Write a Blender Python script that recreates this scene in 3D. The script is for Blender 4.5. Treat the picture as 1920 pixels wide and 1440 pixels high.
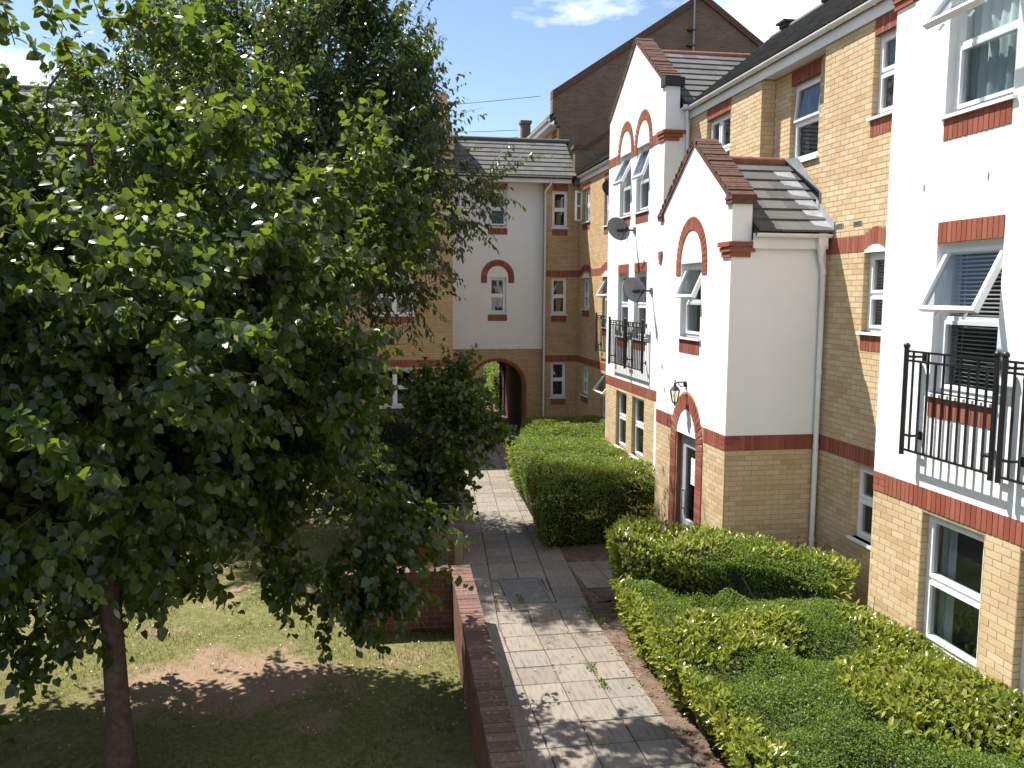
import bpy, math, random
import numpy as np
from mathutils import Matrix, Vector

random.seed(7)
rng = np.random.default_rng(11)
for o in list(bpy.data.objects):
    bpy.data.objects.remove(o, do_unlink=True)
scene = bpy.context.scene
col = scene.collection
rad = math.radians

# ---------------------------------------------------------------- camera
CAM_H = 4.5
FPX = 1590.0
RX = ((0.98581995, -0.01174746, 0.16739478),
      (-0.16770182, -0.10419709, 0.9803158),
      (0.00592583, -0.99448729, -0.10468964))      # world rows, camera columns (right, down, forward)
cam_data = bpy.data.cameras.new('camera')
cam_data.sensor_width = 36.0
cam_data.lens = FPX / 1920.0 * 36.0
cam_data.clip_start = 0.05
cam_data.clip_end = 2000.0
cam = bpy.data.objects.new('camera', cam_data)
col.objects.link(cam)
cam.matrix_world = Matrix((
    (RX[0][0], -RX[0][1], -RX[0][2], 0.0),
    (RX[1][0], -RX[1][1], -RX[1][2], 0.0),
    (RX[2][0], -RX[2][1], -RX[2][2], CAM_H),
    (0, 0, 0, 1)))
scene.camera = cam
R3 = np.array(RX)


def project(p):
    q = R3.T @ (np.asarray(p, float) - np.array([0, 0, CAM_H]))
    return 960 + FPX * q[0] / q[2], 720 + FPX * q[1] / q[2], q[2]


# ---------------------------------------------------------------- light
SUN_DIR = Vector((1.0, -1.0, -2.3)).normalized()          # the way the light travels
world = bpy.data.worlds.new('World')
scene.world = world
world.use_nodes = True
wn, wl = world.node_tree.nodes, world.node_tree.links
wn.clear()
w_out = wn.new('ShaderNodeOutputWorld')
w_bg = wn.new('ShaderNodeBackground')
w_bg.inputs['Strength'].default_value = 0.08
sky = wn.new('ShaderNodeTexSky')
sky.sky_type = 'NISHITA'
sky.sun_disc = False
sky.sun_elevation = math.asin(-SUN_DIR.z)
sky.sun_rotation = math.atan2(-SUN_DIR.x, -SUN_DIR.y)
sky.altitude = 50
sky.air_density = 1.0
sky.dust_density = 0.2
sky.ozone_density = 1.0
# cumulus: thresholded noise over the sky direction
tc = wn.new('ShaderNodeTexCoord')
mp = wn.new('ShaderNodeMapping')
mp.inputs['Location'].default_value = (2.81, 12.59, 17.83)
mp.inputs['Scale'].default_value = (1.0, 1.0, 2.6)
nz = wn.new('ShaderNodeTexNoise')
nz.inputs['Scale'].default_value = 3.0
nz.inputs['Detail'].default_value = 9.0
nz.inputs['Roughness'].default_value = 0.56
rp = wn.new('ShaderNodeValToRGB')
rp.color_ramp.elements[0].position = 0.515
rp.color_ramp.elements[1].position = 0.63
mx = wn.new('ShaderNodeMixRGB')
mx.inputs['Color2'].default_value = (10.2, 10.5, 10.9, 1)
wl.new(tc.outputs['Generated'], mp.inputs['Vector'])
wl.new(mp.outputs['Vector'], nz.inputs['Vector'])
wl.new(nz.outputs['Fac'], rp.inputs['Fac'])
wl.new(rp.outputs['Color'], mx.inputs['Fac'])
wl.new(sky.outputs['Color'], mx.inputs['Color1'])
wl.new(mx.outputs['Color'], w_bg.inputs['Color'])
wl.new(w_bg.outputs['Background'], w_out.inputs['Surface'])

sun_data = bpy.data.lights.new('sun', 'SUN')
sun_data.energy = 5.0
sun_data.angle = rad(0.53)
sun_data.color = (1.0, 0.955, 0.88)
sun = bpy.data.objects.new('sun', sun_data)
col.objects.link(sun)
sun.rotation_euler = SUN_DIR.to_track_quat('-Z', 'Y').to_euler()
sun.location = (-20, 20, 40)

scene.view_settings.view_transform = 'Standard'
scene.view_settings.look = 'None'
scene.view_settings.gamma = 1.0
scene.view_settings.use_curve_mapping = False
scene.view_settings.exposure = 1.12
scene.render.engine = 'CYCLES'
scene.cycles.max_bounces = 6
scene.cycles.diffuse_bounces = 3
scene.cycles.glossy_bounces = 3
scene.cycles.transmission_bounces = 4
scene.cycles.transparent_max_bounces = 8

# ---------------------------------------------------------------- materials
MAT = {}


class NT:
    """small helper for node materials"""
    def __init__(self, name):
        self.m = bpy.data.materials.new(name)
        self.m.use_nodes = True
        self.n = self.m.node_tree.nodes
        self.l = self.m.node_tree.links
        self.n.clear()
        self.out = self.n.new('ShaderNodeOutputMaterial')
        MAT[name] = self.m

    def node(self, t, **kw):
        nd = self.n.new(t)
        for k, v in kw.items():
            setattr(nd, k, v)
        return nd

    def put(self, sock, v):
        if hasattr(v, 'is_linked') or hasattr(v, 'links'):
            self.l.new(v, sock)
        else:
            sock.default_value = v
        return sock

    def noise(self, scale, detail=4, rough=.55, vec=None, dist=0.0):
        nd = self.node('ShaderNodeTexNoise')
        nd.inputs['Scale'].default_value = scale
        nd.inputs['Detail'].default_value = detail
        nd.inputs['Roughness'].default_value = rough
        nd.inputs['Distortion'].default_value = dist
        if vec is not None:
            self.l.new(vec, nd.inputs['Vector'])
        return nd.outputs['Fac']

    def ramp(self, fac, stops):
        nd = self.node('ShaderNodeValToRGB')
        els = nd.color_ramp.elements
        while len(els) < len(stops):
            els.new(0.5)
        for e, (p, c) in zip(els, stops):
            e.position = p
            e.color = (c[0], c[1], c[2], 1) if len(c) == 3 else c
        self.l.new(fac, nd.inputs['Fac'])
        return nd.outputs['Color']

    def mix(self, fac, a, b, mode='MIX'):
        nd = self.node('ShaderNodeMixRGB', blend_type=mode)
        self.put(nd.inputs['Fac'], fac)
        for s, v in (('Color1', a), ('Color2', b)):
            if isinstance(v, (tuple, list)):
                v = (v[0], v[1], v[2], 1)
            self.put(nd.inputs[s], v)
        return nd.outputs['Color']

    def math(self, op, a, b=0.0):
        nd = self.node('ShaderNodeMath', operation=op)
        self.put(nd.inputs[0], a)
        self.put(nd.inputs[1], b)
        return nd.outputs[0]

    def objco(self):
        return self.node('ShaderNodeTexCoord').outputs['Object']

    def worldpos(self):
        return self.node('ShaderNodeNewGeometry').outputs['Position']

    def mapping(self, vec, loc=(0, 0, 0), rot=(0, 0, 0), scale=(1, 1, 1)):
        nd = self.node('ShaderNodeMapping')
        self.l.new(vec, nd.inputs['Vector'])
        self.put(nd.inputs['Location'], loc)
        self.put(nd.inputs['Rotation'], rot)
        nd.inputs['Scale'].default_value = scale
        return nd.outputs['Vector']

    def rnd(self):
        """one random number for each separate piece, whether joined or an object of its own"""
        isl = self.node('ShaderNodeNewGeometry').outputs['Random Per Island']
        ob = self.node('ShaderNodeObjectInfo').outputs['Random']
        return self.math('FRACT', self.math('ADD', isl, ob))

    def bump(self, h, strength=.3, dist=.01):
        nd = self.node('ShaderNodeBump')
        nd.inputs['Strength'].default_value = strength
        nd.inputs['Distance'].default_value = dist
        self.l.new(h, nd.inputs['Height'])
        return nd.outputs['Normal']

    def principled(self, color, rough=.8, spec=.3, normal=None, metal=0.0):
        nd = self.node('ShaderNodeBsdfPrincipled')
        if isinstance(color, (tuple, list)):
            color = (color[0], color[1], color[2], 1)
        self.put(nd.inputs['Base Color'], color)
        self.put(nd.inputs['Roughness'], rough)
        nd.inputs['Specular IOR Level'].default_value = spec
        nd.inputs['Metallic'].default_value = metal
        if normal is not None:
            self.l.new(normal, nd.inputs['Normal'])
        self.l.new(nd.outputs[0], self.out.inputs['Surface'])
        return nd


def mat_brick(name, stops, grime, fleck=False):
    t = NT(name)
    wp = t.worldpos()
    c = t.ramp(t.rnd(), stops)
    n = t.noise(60, 3, .6, wp)
    c = t.mix(.35, c, t.ramp(n, [(.3, (.62, .62, .62)), (.7, (1.25, 1.25, 1.25))]), 'MULTIPLY')
    big = t.noise(1.1, 4, .6, wp)
    c = t.mix(t.ramp(big, [(.45, (0, 0, 0)), (.75, (.5, .5, .5))]), c, t.mix(1.0, c, grime, 'MULTIPLY'))
    if fleck:
        c = t.mix(t.ramp(t.noise(34, 3, .6, wp), [(.60, (0, 0, 0)), (.68, (.7, .7, .7))]), c, (.33, .27, .22))
    t.principled(c, .9, .2, t.bump(t.noise(120, 3, .6, wp), .35, .004))


mat_brick('brick_yellow', [(0, (.48, .345, .19)), (.3, (.56, .425, .25)), (.6, (.60, .47, .295)), (.85, (.55, .395, .23)), (1, (.63, .505, .335))], (.72, .68, .62))
mat_brick('brick_red', [(0, (.235, .070, .043)), (.5, (.280, .088, .056)), (1, (.320, .115, .076))], (.75, .72, .7))
mat_brick('brick_brown', [(0, (.105, .050, .034)), (.5, (.14, .066, .043)), (1, (.175, .085, .058))], (.6, .58, .56))
mat_brick('coping_brick', [(0, (.105, .060, .046)), (.5, (.145, .083, .064)), (1, (.185, .11, .088))], (.6, .6, .56), True)


def mat_simple(name, c, rough=.7, spec=.3, var=.12, scale=6.0, bump=.0, bscale=80, metal=0.0):
    t = NT(name)
    wp = t.worldpos()
    lo = tuple(x * (1 - var) for x in c)
    hi = tuple(min(1, x * (1 + var)) for x in c)
    cc = t.ramp(t.noise(scale, 5, .6, wp), [(.3, lo), (.7, hi)])
    nrm = t.bump(t.noise(bscale, 4, .6, wp), bump, .006) if bump else None
    t.principled(cc, rough, spec, nrm, metal)


mat_simple('mortar', (.36, .275, .175), .95, .1, .15, 9, .3)
mat_simple('mortar_light', (.44, .25, .18), .95, .1, .15, 9, .3)
mat_simple('upvc', (.80, .81, .82), .32, .5, .03, 3)
mat_simple('upvc_sill', (.78, .79, .80), .4, .4, .05, 3)
mat_simple('gutter_white', (.72, .72, .71), .42, .4, .08, 2.5)
mat_simple('soffit', (.66, .67, .68), .55, .3, .06, 2)
mat_simple('lead', (.30, .31, .335), .5, .5, .25, 7, .15, 30)
mat_simple('iron_black', (.012, .012, .014), .38, .5, .2, 12)
mat_simple('dish_grey', (.17, .175, .185), .5, .4, .08, 5)
mat_simple('dish_black', (.02, .02, .022), .5, .4, .1, 8)
mat_simple('cable', (.06, .06, .065), .6, .3, .1, 8)
mat_simple('cable_white', (.6, .6, .58), .6, .3, .1, 8)
mat_simple('grey_paint', (.36, .375, .39), .45, .4, .06, 5)
mat_simple('interior', (.20, .19, .18), .95, .1, .15, 1.5)
mat_simple('interior_light', (.46, .44, .41), .95, .1, .08, 1.5)
mat_simple('soil', (.125, .090, .068), .97, .1, .4, 9, .9, 45)
mat_simple('asphalt_floor', (.085, .080, .078), .92, .2, .2, 8, .3)
mat_simple('bark', (.085, .055, .040), .95, .15, .35, 14, .9, 28)
mat_simple('bark_cherry', (.075, .050, .042), .85, .25, .35, 10, .7, 22)
mat_simple('twig', (.070, .052, .030), .9, .2, .3, 12)
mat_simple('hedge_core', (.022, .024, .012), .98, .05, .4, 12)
mat_simple('galvanised', (.32, .32, .33), .5, .4, .12, 6)
mat_simple('wood_post', (.20, .115, .065), .85, .2, .25, 10, .3)
mat_simple('paper', (.78, .78, .76), .8, .2, .02, 5)
mat_simple('steel_cover', (.145, .142, .135), .8, .3, .25, 8, .4, 60)

# white roughcast render with faint rain streaks
t = NT('render_white')
wp = t.worldpos()
st = t.noise(.7, 5, .6, t.mapping(wp, scale=(1.6, 1.6, .5)))
fine = t.noise(55, 4, .65, wp)
c = t.ramp(st, [(.30, (.785, .78, .77)), (.55, (.815, .815, .81)), (.8, (.80, .795, .785))])
t.principled(c, .93, .15, t.bump(fine, .45, .012))

# concrete interlocking roof tiles
t = NT('roof_tile')
wp = t.worldpos()
c = t.ramp(t.rnd(), [(0, (.082, .080, .080)), (.5, (.104, .102, .100)), (1, (.128, .125, .121))])
c = t.mix(t.ramp(t.noise(9, 5, .7, wp), [(.52, (0, 0, 0)), (.75, (.55, .55, .55))]), c, (.17, .165, .145))
t.principled(c, .85, .25, t.bump(t.noise(70, 3, .6, wp), .3, .004))

mat_simple('roof_dark', (.045, .043, .043), .9, .2, .25, 8)
mat_simple('tile_brown', (.115, .062, .048), .88, .2, .3, 14, .3)
mat_simple('ridge_tile', (.24, .105, .075), .85, .2, .25, 9, .2)

# distant brickwork: pattern carried by the material, one for each way a wall faces
for nm, swz in (('far_brick_west', 'YZ'), ('far_brick_south', 'XZ')):
    t = NT(nm)
    wp = t.worldpos()
    sep = t.node('ShaderNodeSeparateXYZ')
    t.l.new(wp, sep.inputs[0])
    cmb = t.node('ShaderNodeCombineXYZ')
    t.l.new(sep.outputs[swz[0]], cmb.inputs['X'])
    t.l.new(sep.outputs['Z'], cmb.inputs['Y'])
    b = t.node('ShaderNodeTexBrick')
    t.l.new(cmb.outputs[0], b.inputs['Vector'])
    b.inputs['Scale'].default_value = 1.0
    b.inputs['Brick Width'].default_value = .225
    b.inputs['Row Height'].default_value = .075
    b.inputs['Mortar Size'].default_value = .006
    b.inputs['Mortar Smooth'].default_value = .3
    b.inputs['Bias'].default_value = 0.0
    b.inputs['Color1'].default_value = (.46, .305, .155, 1)
    b.inputs['Color2'].default_value = (.55, .39, .22, 1)
    b.inputs['Mortar'].default_value = (.30, .22, .135, 1)
    big = t.noise(.8, 5, .6, wp)
    c = t.mix(t.ramp(big, [(.42, (0, 0, 0)), (.72, (.55, .55, .55))]), b.outputs['Color'], t.mix(1.0, b.outputs['Color'], (.74, .66, .58), 'MULTIPLY'))
    t.principled(c, .92, .15, t.bump(b.outputs['Fac'], -.25, .006))
t = NT('gable_brick_dark')
wp = t.worldpos()
sep = t.node('ShaderNodeSeparateXYZ')
t.l.new(wp, sep.inputs[0])
cmb = t.node('ShaderNodeCombineXYZ')
t.l.new(sep.outputs['X'], cmb.inputs['X'])
t.l.new(sep.outputs['Z'], cmb.inputs['Y'])
b = t.node('ShaderNodeTexBrick')
t.l.new(cmb.outputs[0], b.inputs['Vector'])
b.inputs['Scale'].default_value = 1.0
b.inputs['Brick Width'].default_value = .225
b.inputs['Row Height'].default_value = .075
b.inputs['Mortar Size'].default_value = .006
b.inputs['Color1'].default_value = (.135, .098, .072, 1)
b.inputs['Color2'].default_value = (.175, .128, .096, 1)
b.inputs['Mortar'].default_value = (.21, .165, .13, 1)
t.principled(t.mix(.5, b.outputs['Color'], t.ramp(t.noise(1.4, 5, .6, wp), [(.3, (.7, .68, .66)), (.7, (1.2, 1.15, 1.1))]), 'MULTIPLY'), .95, .1)

# window glass: clear with a mirror share that grows at a slant
t = NT('glass')
fr = t.node('ShaderNodeFresnel')
fr.inputs['IOR'].default_value = 1.55
tr = t.node('ShaderNodeBsdfTransparent')
tr.inputs['Color'].default_value = (.80, .83, .84, 1)
gl = t.node('ShaderNodeBsdfGlossy')
gl.inputs['Roughness'].default_value = .015
gl.inputs['Color'].default_value = (.92, .95, 1, 1)
ms = t.node('ShaderNodeMixShader')
bk = t.node('ShaderNodeNewGeometry').outputs['Backfacing']
t.l.new(t.math('MULTIPLY', t.math('MINIMUM', t.math('ADD', t.math('MULTIPLY', fr.outputs[0], 1.6), .02), 1.0), t.math('SUBTRACT', 1.0, bk)), ms.inputs[0])
t.l.new(tr.outputs[0], ms.inputs[1])
t.l.new(gl.outputs[0], ms.inputs[2])
t.l.new(ms.outputs[0], t.out.inputs['Surface'])


def mat_cloth(name, c, folds):
    t = NT(name)
    wp = t.worldpos()
    f = t.noise(1.0, 3, .5, t.mapping(wp, scale=(folds, folds, .6)))
    cc = t.ramp(f, [(.3, tuple(x * .78 for x in c)), (.65, c)])
    d = t.node('ShaderNodeBsdfDiffuse')
    t.l.new(cc, d.inputs['Color'])
    tl = t.node('ShaderNodeBsdfTranslucent')
    t.l.new(cc, tl.inputs['Color'])
    ms = t.node('ShaderNodeMixShader')
    ms.inputs[0].default_value = .3
    t.l.new(d.outputs[0], ms.inputs[1])
    t.l.new(tl.outputs[0], ms.inputs[2])
    t.l.new(ms.outputs[0], t.out.inputs['Surface'])


mat_cloth('curtain_white', (.72, .73, .73), 14)
mat_cloth('curtain_blue', (.72, .82, .82), 9)
mat_cloth('curtain_grey', (.30, .29, .32), 16)
mat_simple('blind_white', (.74, .74, .72), .5, .3, .03, 4)

# riven paving: each slab its own tone and its own direction of grain
t = NT('paving')
wp = t.worldpos()
r = t.node('ShaderNodeObjectInfo').outputs['Random']
cmb = t.node('ShaderNodeCombineXYZ')
t.l.new(t.math('MULTIPLY', t.math('FLOOR', t.math('MULTIPLY', r, 7.99)), 1.5708), cmb.inputs['Z'])
mv = t.mapping(t.objco(), rot=cmb.outputs[0], scale=(42, 7, 1))
mvn = t.node('ShaderNodeVectorMath', operation='ADD')
t.l.new(mv, mvn.inputs[0])
cm2 = t.node('ShaderNodeCombineXYZ')
t.l.new(t.math('MULTIPLY', r, 90.0), cm2.inputs['X'])
t.l.new(t.math('MULTIPLY', r, 37.0), cm2.inputs['Y'])
t.l.new(cm2.outputs[0], mvn.inputs[1])
riv = t.noise(.55, 4, .62, mvn.outputs[0], .6)
c = t.ramp(r, [(0, (.185, .158, .130)), (.4, (.228, .196, .162)), (.7, (.205, .184, .158)), (1, (.255, .218, .180))])
c = t.mix(.55, c, t.ramp(riv, [(.34, (.48, .46, .43)), (.5, (1.0, 1.0, 1.0)), (.8, (1.12, 1.1, 1.08))]), 'MULTIPLY')
c = t.mix(t.ramp(t.noise(1.6, 5, .6, wp), [(.5, (0, 0, 0)), (.72, (.5, .5, .5))]), c, t.mix(1.0, c, (.66, .66, .62), 'MULTIPLY'))
c = t.mix(t.ramp(t.noise(38, 3, .6, wp), [(.64, (0, 0, 0)), (.72, (.6, .6, .6))]), c, (.16, .145, .12))
t.principled(c, .9, .2, t.bump(riv, .7, .012))

# lawn earth: grass-stained soil with bare trodden patches
t = NT('lawn_ground')
wp = t.worldpos()
sep = t.node('ShaderNodeSeparateXYZ')
t.l.new(wp, sep.inputs[0])
n1 = t.noise(.75, 5, .6, wp)
n2 = t.noise(14, 4, .65, wp)
gcol = t.ramp(n2, [(.25, (.080, .084, .028)), (.5, (.135, .132, .050)), (.75, (.215, .190, .090))])
dirt = t.ramp(n2, [(.25, (.205, .140, .098)), (.75, (.300, .215, .150))])
dv = t.node('ShaderNodeVectorMath', operation='DISTANCE')
sc_ = t.mapping(wp, scale=(.75, 1.1, 0))
t.l.new(sc_, dv.inputs[0])
dv.inputs[1].default_value = (-1.72 * .75, 10.05 * 1.1, 0)
patch = t.math('SUBTRACT', 1.25, dv.outputs['Value'])
patch = t.math('ADD', patch, t.math('MULTIPLY', t.math('SUBTRACT', t.noise(2.2, 5, .6, wp), .5), 1.9))
bare = t.math('MAXIMUM', patch, t.math('MULTIPLY', t.math('SUBTRACT', n1, .57), 5.0))
c = t.mix(t.ramp(bare, [(.05, (0, 0, 0)), (.55, (.95, .95, .95))]), gcol, dirt)
t.principled(c, .97, .1, t.bump(t.noise(45, 4, .7, wp), .8, .02))

mat_simple('ground_earth', (.11, .085, .055), .97, .1, .35, 2.0, .6, 30)


def mat_leaf(name, stops, trans, rough=.34, spec=.5, tmix=.42, tfac=.42):
    t = NT(name)
    c = t.ramp(t.rnd(), stops)
    p = t.node('ShaderNodeBsdfPrincipled')
    t.l.new(c, p.inputs['Base Color'])
    p.inputs['Roughness'].default_value = rough
    p.inputs['Specular IOR Level'].default_value = spec
    tl = t.node('ShaderNodeBsdfTranslucent')
    t.l.new(t.mix(tmix, c, trans), tl.inputs['Color'])
    ms = t.node('ShaderNodeMixShader')
    ms.inputs[0].default_value = tfac
    t.l.new(p.outputs[0], ms.inputs[1])
    t.l.new(tl.outputs[0], ms.inputs[2])
    t.l.new(ms.outputs[0], t.out.inputs['Surface'])


mat_leaf('leaf_lime', [(0, (.020, .035, .008)), (.5, (.031, .052, .011)), (.85, (.055, .082, .016)), (1, (.105, .135, .030))], (.40, .54, .04), .30, .45, tfac=.36)
mat_leaf('leaf_cherry', [(0, (.018, .032, .009)), (.5, (.030, .050, .012)), (.9, (.054, .078, .018)), (1, (.120, .112, .032))], (.32, .42, .04), .30, .45, tmix=.36, tfac=.36)
mat_leaf('leaf_box', [(0, (.060, .110, .018)), (.5, (.100, .165, .026)), (.8, (.150, .210, .036)), (1, (.215, .220, .060))], (.42, .55, .05), .45, .3)
mat_leaf('leaf_laurel', [(0, (.080, .130, .020)), (.4, (.150, .195, .030)), (.75, (.270, .285, .045)), (1, (.400, .375, .085))], (.50, .58, .06), .26, .5)
mat_leaf('leaf_gold', [(0, (.30, .30, .04)), (.5, (.40, .38, .05)), (1, (.50, .48, .09))], (.6, .6, .06), .4, .4)
mat_leaf('lime_bract', [(0, (.16, .19, .06)), (.5, (.22, .24, .08)), (1, (.30, .29, .12))], (.5, .5, .15), .5, .3)
mat_leaf('leaf_dark', [(0, (.022, .040, .014)), (.5, (.034, .060, .018)), (1, (.050, .080, .024))], (.12, .2, .03), .4, .4)
mat_leaf('grass_blade', [(0, (.055, .075, .018)), (.4, (.115, .135, .034)), (.75, (.190, .185, .058)), (1, (.340, .290, .150))], (.26, .30, .05), .6, .2)
mat_leaf('dry_leaf', [(0, (.16, .11, .05)), (.5, (.30, .22, .10)), (1, (.50, .42, .26))], (.3, .2, .08), .7, .2)
mat_simple('petal', (.75, .75, .72), .7, .2, .05, 5)

# lantern glass and flame-coloured bulb (the lamp is lit in daylight)
t = NT('lantern_glass')
t.principled((.20, .13, .04), .3, .5)
t = NT('bulb')
e = t.node('ShaderNodeEmission')
e.inputs['Color'].default_value = (1.0, .62, .08, 1)
e.inputs['Strength'].default_value = .55
t.l.new(e.outputs[0], t.out.inputs['Surface'])

# printed notice: rows of small grey text
t = NT('notice_print')
wp = t.worldpos()
sep = t.node('ShaderNodeSeparateXYZ')
t.l.new(wp, sep.inputs[0])
rows = t.math('GREATER_THAN', t.math('FRACT', t.math('MULTIPLY', sep.outputs['Z'], 26.0)), .55)
words = t.math('GREATER_THAN', t.noise(60, 1, .5, wp), .45)
t.principled(t.mix(t.math('MULTIPLY', rows, words), (.78, .78, .77), (.42, .43, .45)), .7, .3)

# ---------------------------------------------------------------- building blocks
WM = {}


def reg(o, parent=None, world=None):
    world = world if world is not None else Matrix.Identity(4)
    col.objects.link(o)
    WM[o.name] = world
    if parent is not None:
        o.parent = parent
        o.matrix_parent_inverse = WM[parent.name].inverted()
    o.matrix_basis = world
    return o


def tag(o, label=None, cat=None, group=None, kind=None):
    if label:
        o['label'] = label
    if cat:
        o['category'] = cat
    if group:
        o['group'] = group
    if kind:
        o['kind'] = kind
    return o


def thing(name, loc, label, cat, group=None):
    o = bpy.data.objects.new(name, None)
    o.empty_display_size = .2
    reg(o, None, Matrix.Translation(loc))
    return tag(o, label, cat, group)


class Pl:
    """wall plane: kind 'W' faces -X (s runs along Y), kind 'S' faces -Y (s runs along X); d is distance out of the wall"""
    def __init__(self, kind, c):
        self.kind, self.c = kind, c

    def p(self, s, t, d=0.0):
        return (self.c - d, s, t) if self.kind == 'W' else (s, self.c - d, t)


BOXF = ((0, 3, 2, 1), (4, 5, 6, 7), (0, 1, 5, 4), (1, 2, 6, 5), (2, 3, 7, 6), (3, 0, 4, 7))


class MB:
    def __init__(self):
        self.v, self.f, self.smooth = [], [], []

    def add(self, pts, faces, smooth=False):
        b = len(self.v)
        self.v.extend(tuple(map(float, p)) for p in pts)
        self.f.extend(tuple(i + b for i in f) for f in faces)
        self.smooth.extend([smooth] * len(faces))
        return self

    def box(self, x0, x1, y0, y1, z0, z1):
        return self.add([(x0, y0, z0), (x1, y0, z0), (x1, y1, z0), (x0, y1, z0),
                         (x0, y0, z1), (x1, y0, z1), (x1, y1, z1), (x0, y1, z1)], BOXF)

    def pbox(self, pl, s0, s1, t0, t1, d0, d1, fn=None):
        pts = []
        for (s, t, d) in ((s0, t0, d0), (s1, t0, d0), (s1, t1, d0), (s0, t1, d0), (s0, t0, d1), (s1, t0, d1), (s1, t1, d1), (s0, t1, d1)):
            if fn:
                s, t, d = fn(s, t, d)
            pts.append(pl.p(s, t, d))
        return self.add(pts, BOXF)

    def prism(self, poly, fn0, fn1):
        """poly of 2-d points, fn0 / fn1 map them to the two end caps"""
        n = len(poly)
        pts = [fn0(*p) for p in poly] + [fn1(*p) for p in poly]
        fs = [tuple(range(n - 1, -1, -1)), tuple(range(n, 2 * n))]
        fs += [(i, (i + 1) % n, n + (i + 1) % n, n + i) for i in range(n)]
        return self.add(pts, fs)

    def tube(self, path, r, n=8, smooth=True, cap=True):
        path = [Vector(p) for p in path]
        rs = r if isinstance(r, (list, tuple)) else [r] * len(path)
        rings = []
        prev = None
        for i, p in enumerate(path):
            a = path[max(i - 1, 0)]
            b = path[min(i + 1, len(path) - 1)]
            d = (b - a).normalized()
            if prev is None:
                u = d.orthogonal().normalized()
            else:
                u = (prev - d * prev.dot(d))
                u = u.normalized() if u.length > 1e-6 else d.orthogonal().normalized()
            prev = u
            w = d.cross(u)
            rings.append([p + (u * math.cos(2 * math.pi * k / n) + w * math.sin(2 * math.pi * k / n)) * rs[i] for k in range(n)])
        pts = [q for rg in rings for q in rg]
        fs = []
        for i in range(len(path) - 1):
            for k in range(n):
                k2 = (k + 1) % n
                fs.append((i * n + k, i * n + k2, (i + 1) * n + k2, (i + 1) * n + k))
        self.add(pts, fs, smooth)
        if cap:
            self.add(rings[0], [tuple(range(n - 1, -1, -1))])
            self.add(rings[-1], [tuple(range(n))])
        return self

    def sphere(self, c, r, nu=10, nv=6):
        pts, fs = [], []
        for j in range(nv + 1):
            th = math.pi * j / nv
            for i in range(nu):
                ph = 2 * math.pi * i / nu
                pts.append((c[0] + r * math.sin(th) * math.cos(ph), c[1] + r * math.sin(th) * math.sin(ph), c[2] + r * math.cos(th)))
        for j in range(nv):
            for i in range(nu):
                i2 = (i + 1) % nu
                fs.append((j * nu + i, (j + 1) * nu + i, (j + 1) * nu + i2, j * nu + i2))
        return self.add(pts, fs, True)

    def mesh(self, name, mat):
        me = bpy.data.meshes.new(name)
        me.from_pydata(self.v, [], self.f)
        if any(self.smooth):
            me.polygons.foreach_set('use_smooth', self.smooth)
        if mat:
            me.materials.append(MAT[mat])
        me.update()
        return me

    def build(self, name, mat, parent=None, label=None, cat=None, group=None, kind=None):
        o = bpy.data.objects.new(name, self.mesh(name, mat))
        reg(o, parent)
        return tag(o, label, cat, group, kind)


def fast_mesh(name, V, F, mat, nper, smooth=True):
    """V (n,3) and F (m,nper) numpy arrays"""
    me = bpy.data.meshes.new(name)
    me.vertices.add(len(V))
    me.vertices.foreach_set('co', np.ascontiguousarray(V, np.float32).ravel())
    me.loops.add(F.size)
    me.loops.foreach_set('vertex_index', np.ascontiguousarray(F, np.int32).ravel())
    me.polygons.add(len(F))
    me.polygons.foreach_set('loop_start', np.arange(0, F.size, nper, dtype=np.int32))
    me.polygons.foreach_set('loop_total', np.full(len(F), nper, np.int32))
    me.polygons.foreach_set('use_smooth', np.full(len(F), smooth, bool))
    me.materials.append(MAT[mat])
    me.update(calc_edges=True)
    return me


def gz(y):
    """height of the courtyard floor"""
    if y < 11:
        return 0.0
    if y < 21:
        return -.02 * (y - 11)
    return -.20


# ---- pieces (bricks, tiles): the largest in view become objects of their own, the rest one joined part
PIECES = {}      # (thing name, piece name) -> list


def piece(key, mat, parent, kind, cen, dims, M=None, weight=1.0):
    """a box piece; M is an orientation matrix (3x3 columns) or None for axis aligned, dims full sizes"""
    PIECES.setdefault(key, []).append((mat, parent, kind, cen, dims, M, weight))


def piece_area(cen, dims, M):
    u, v, w = project(cen)
    if w < .3 or u < -30 or u > 1950 or v < -30 or v > 1470:
        return 0.0
    c = np.array(cen, float)
    us, vs = [], []
    Mx = np.eye(3) if M is None else np.array(M)
    for a in (-.5, .5):
        for b in (-.5, .5):
            for g in (-.5, .5):
                q = project(c + Mx @ (np.array([a, b, g]) * np.array(dims)))
                us.append(q[0])
                vs.append(q[1])
    return (max(us) - min(us)) * (max(vs) - min(vs))


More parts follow.
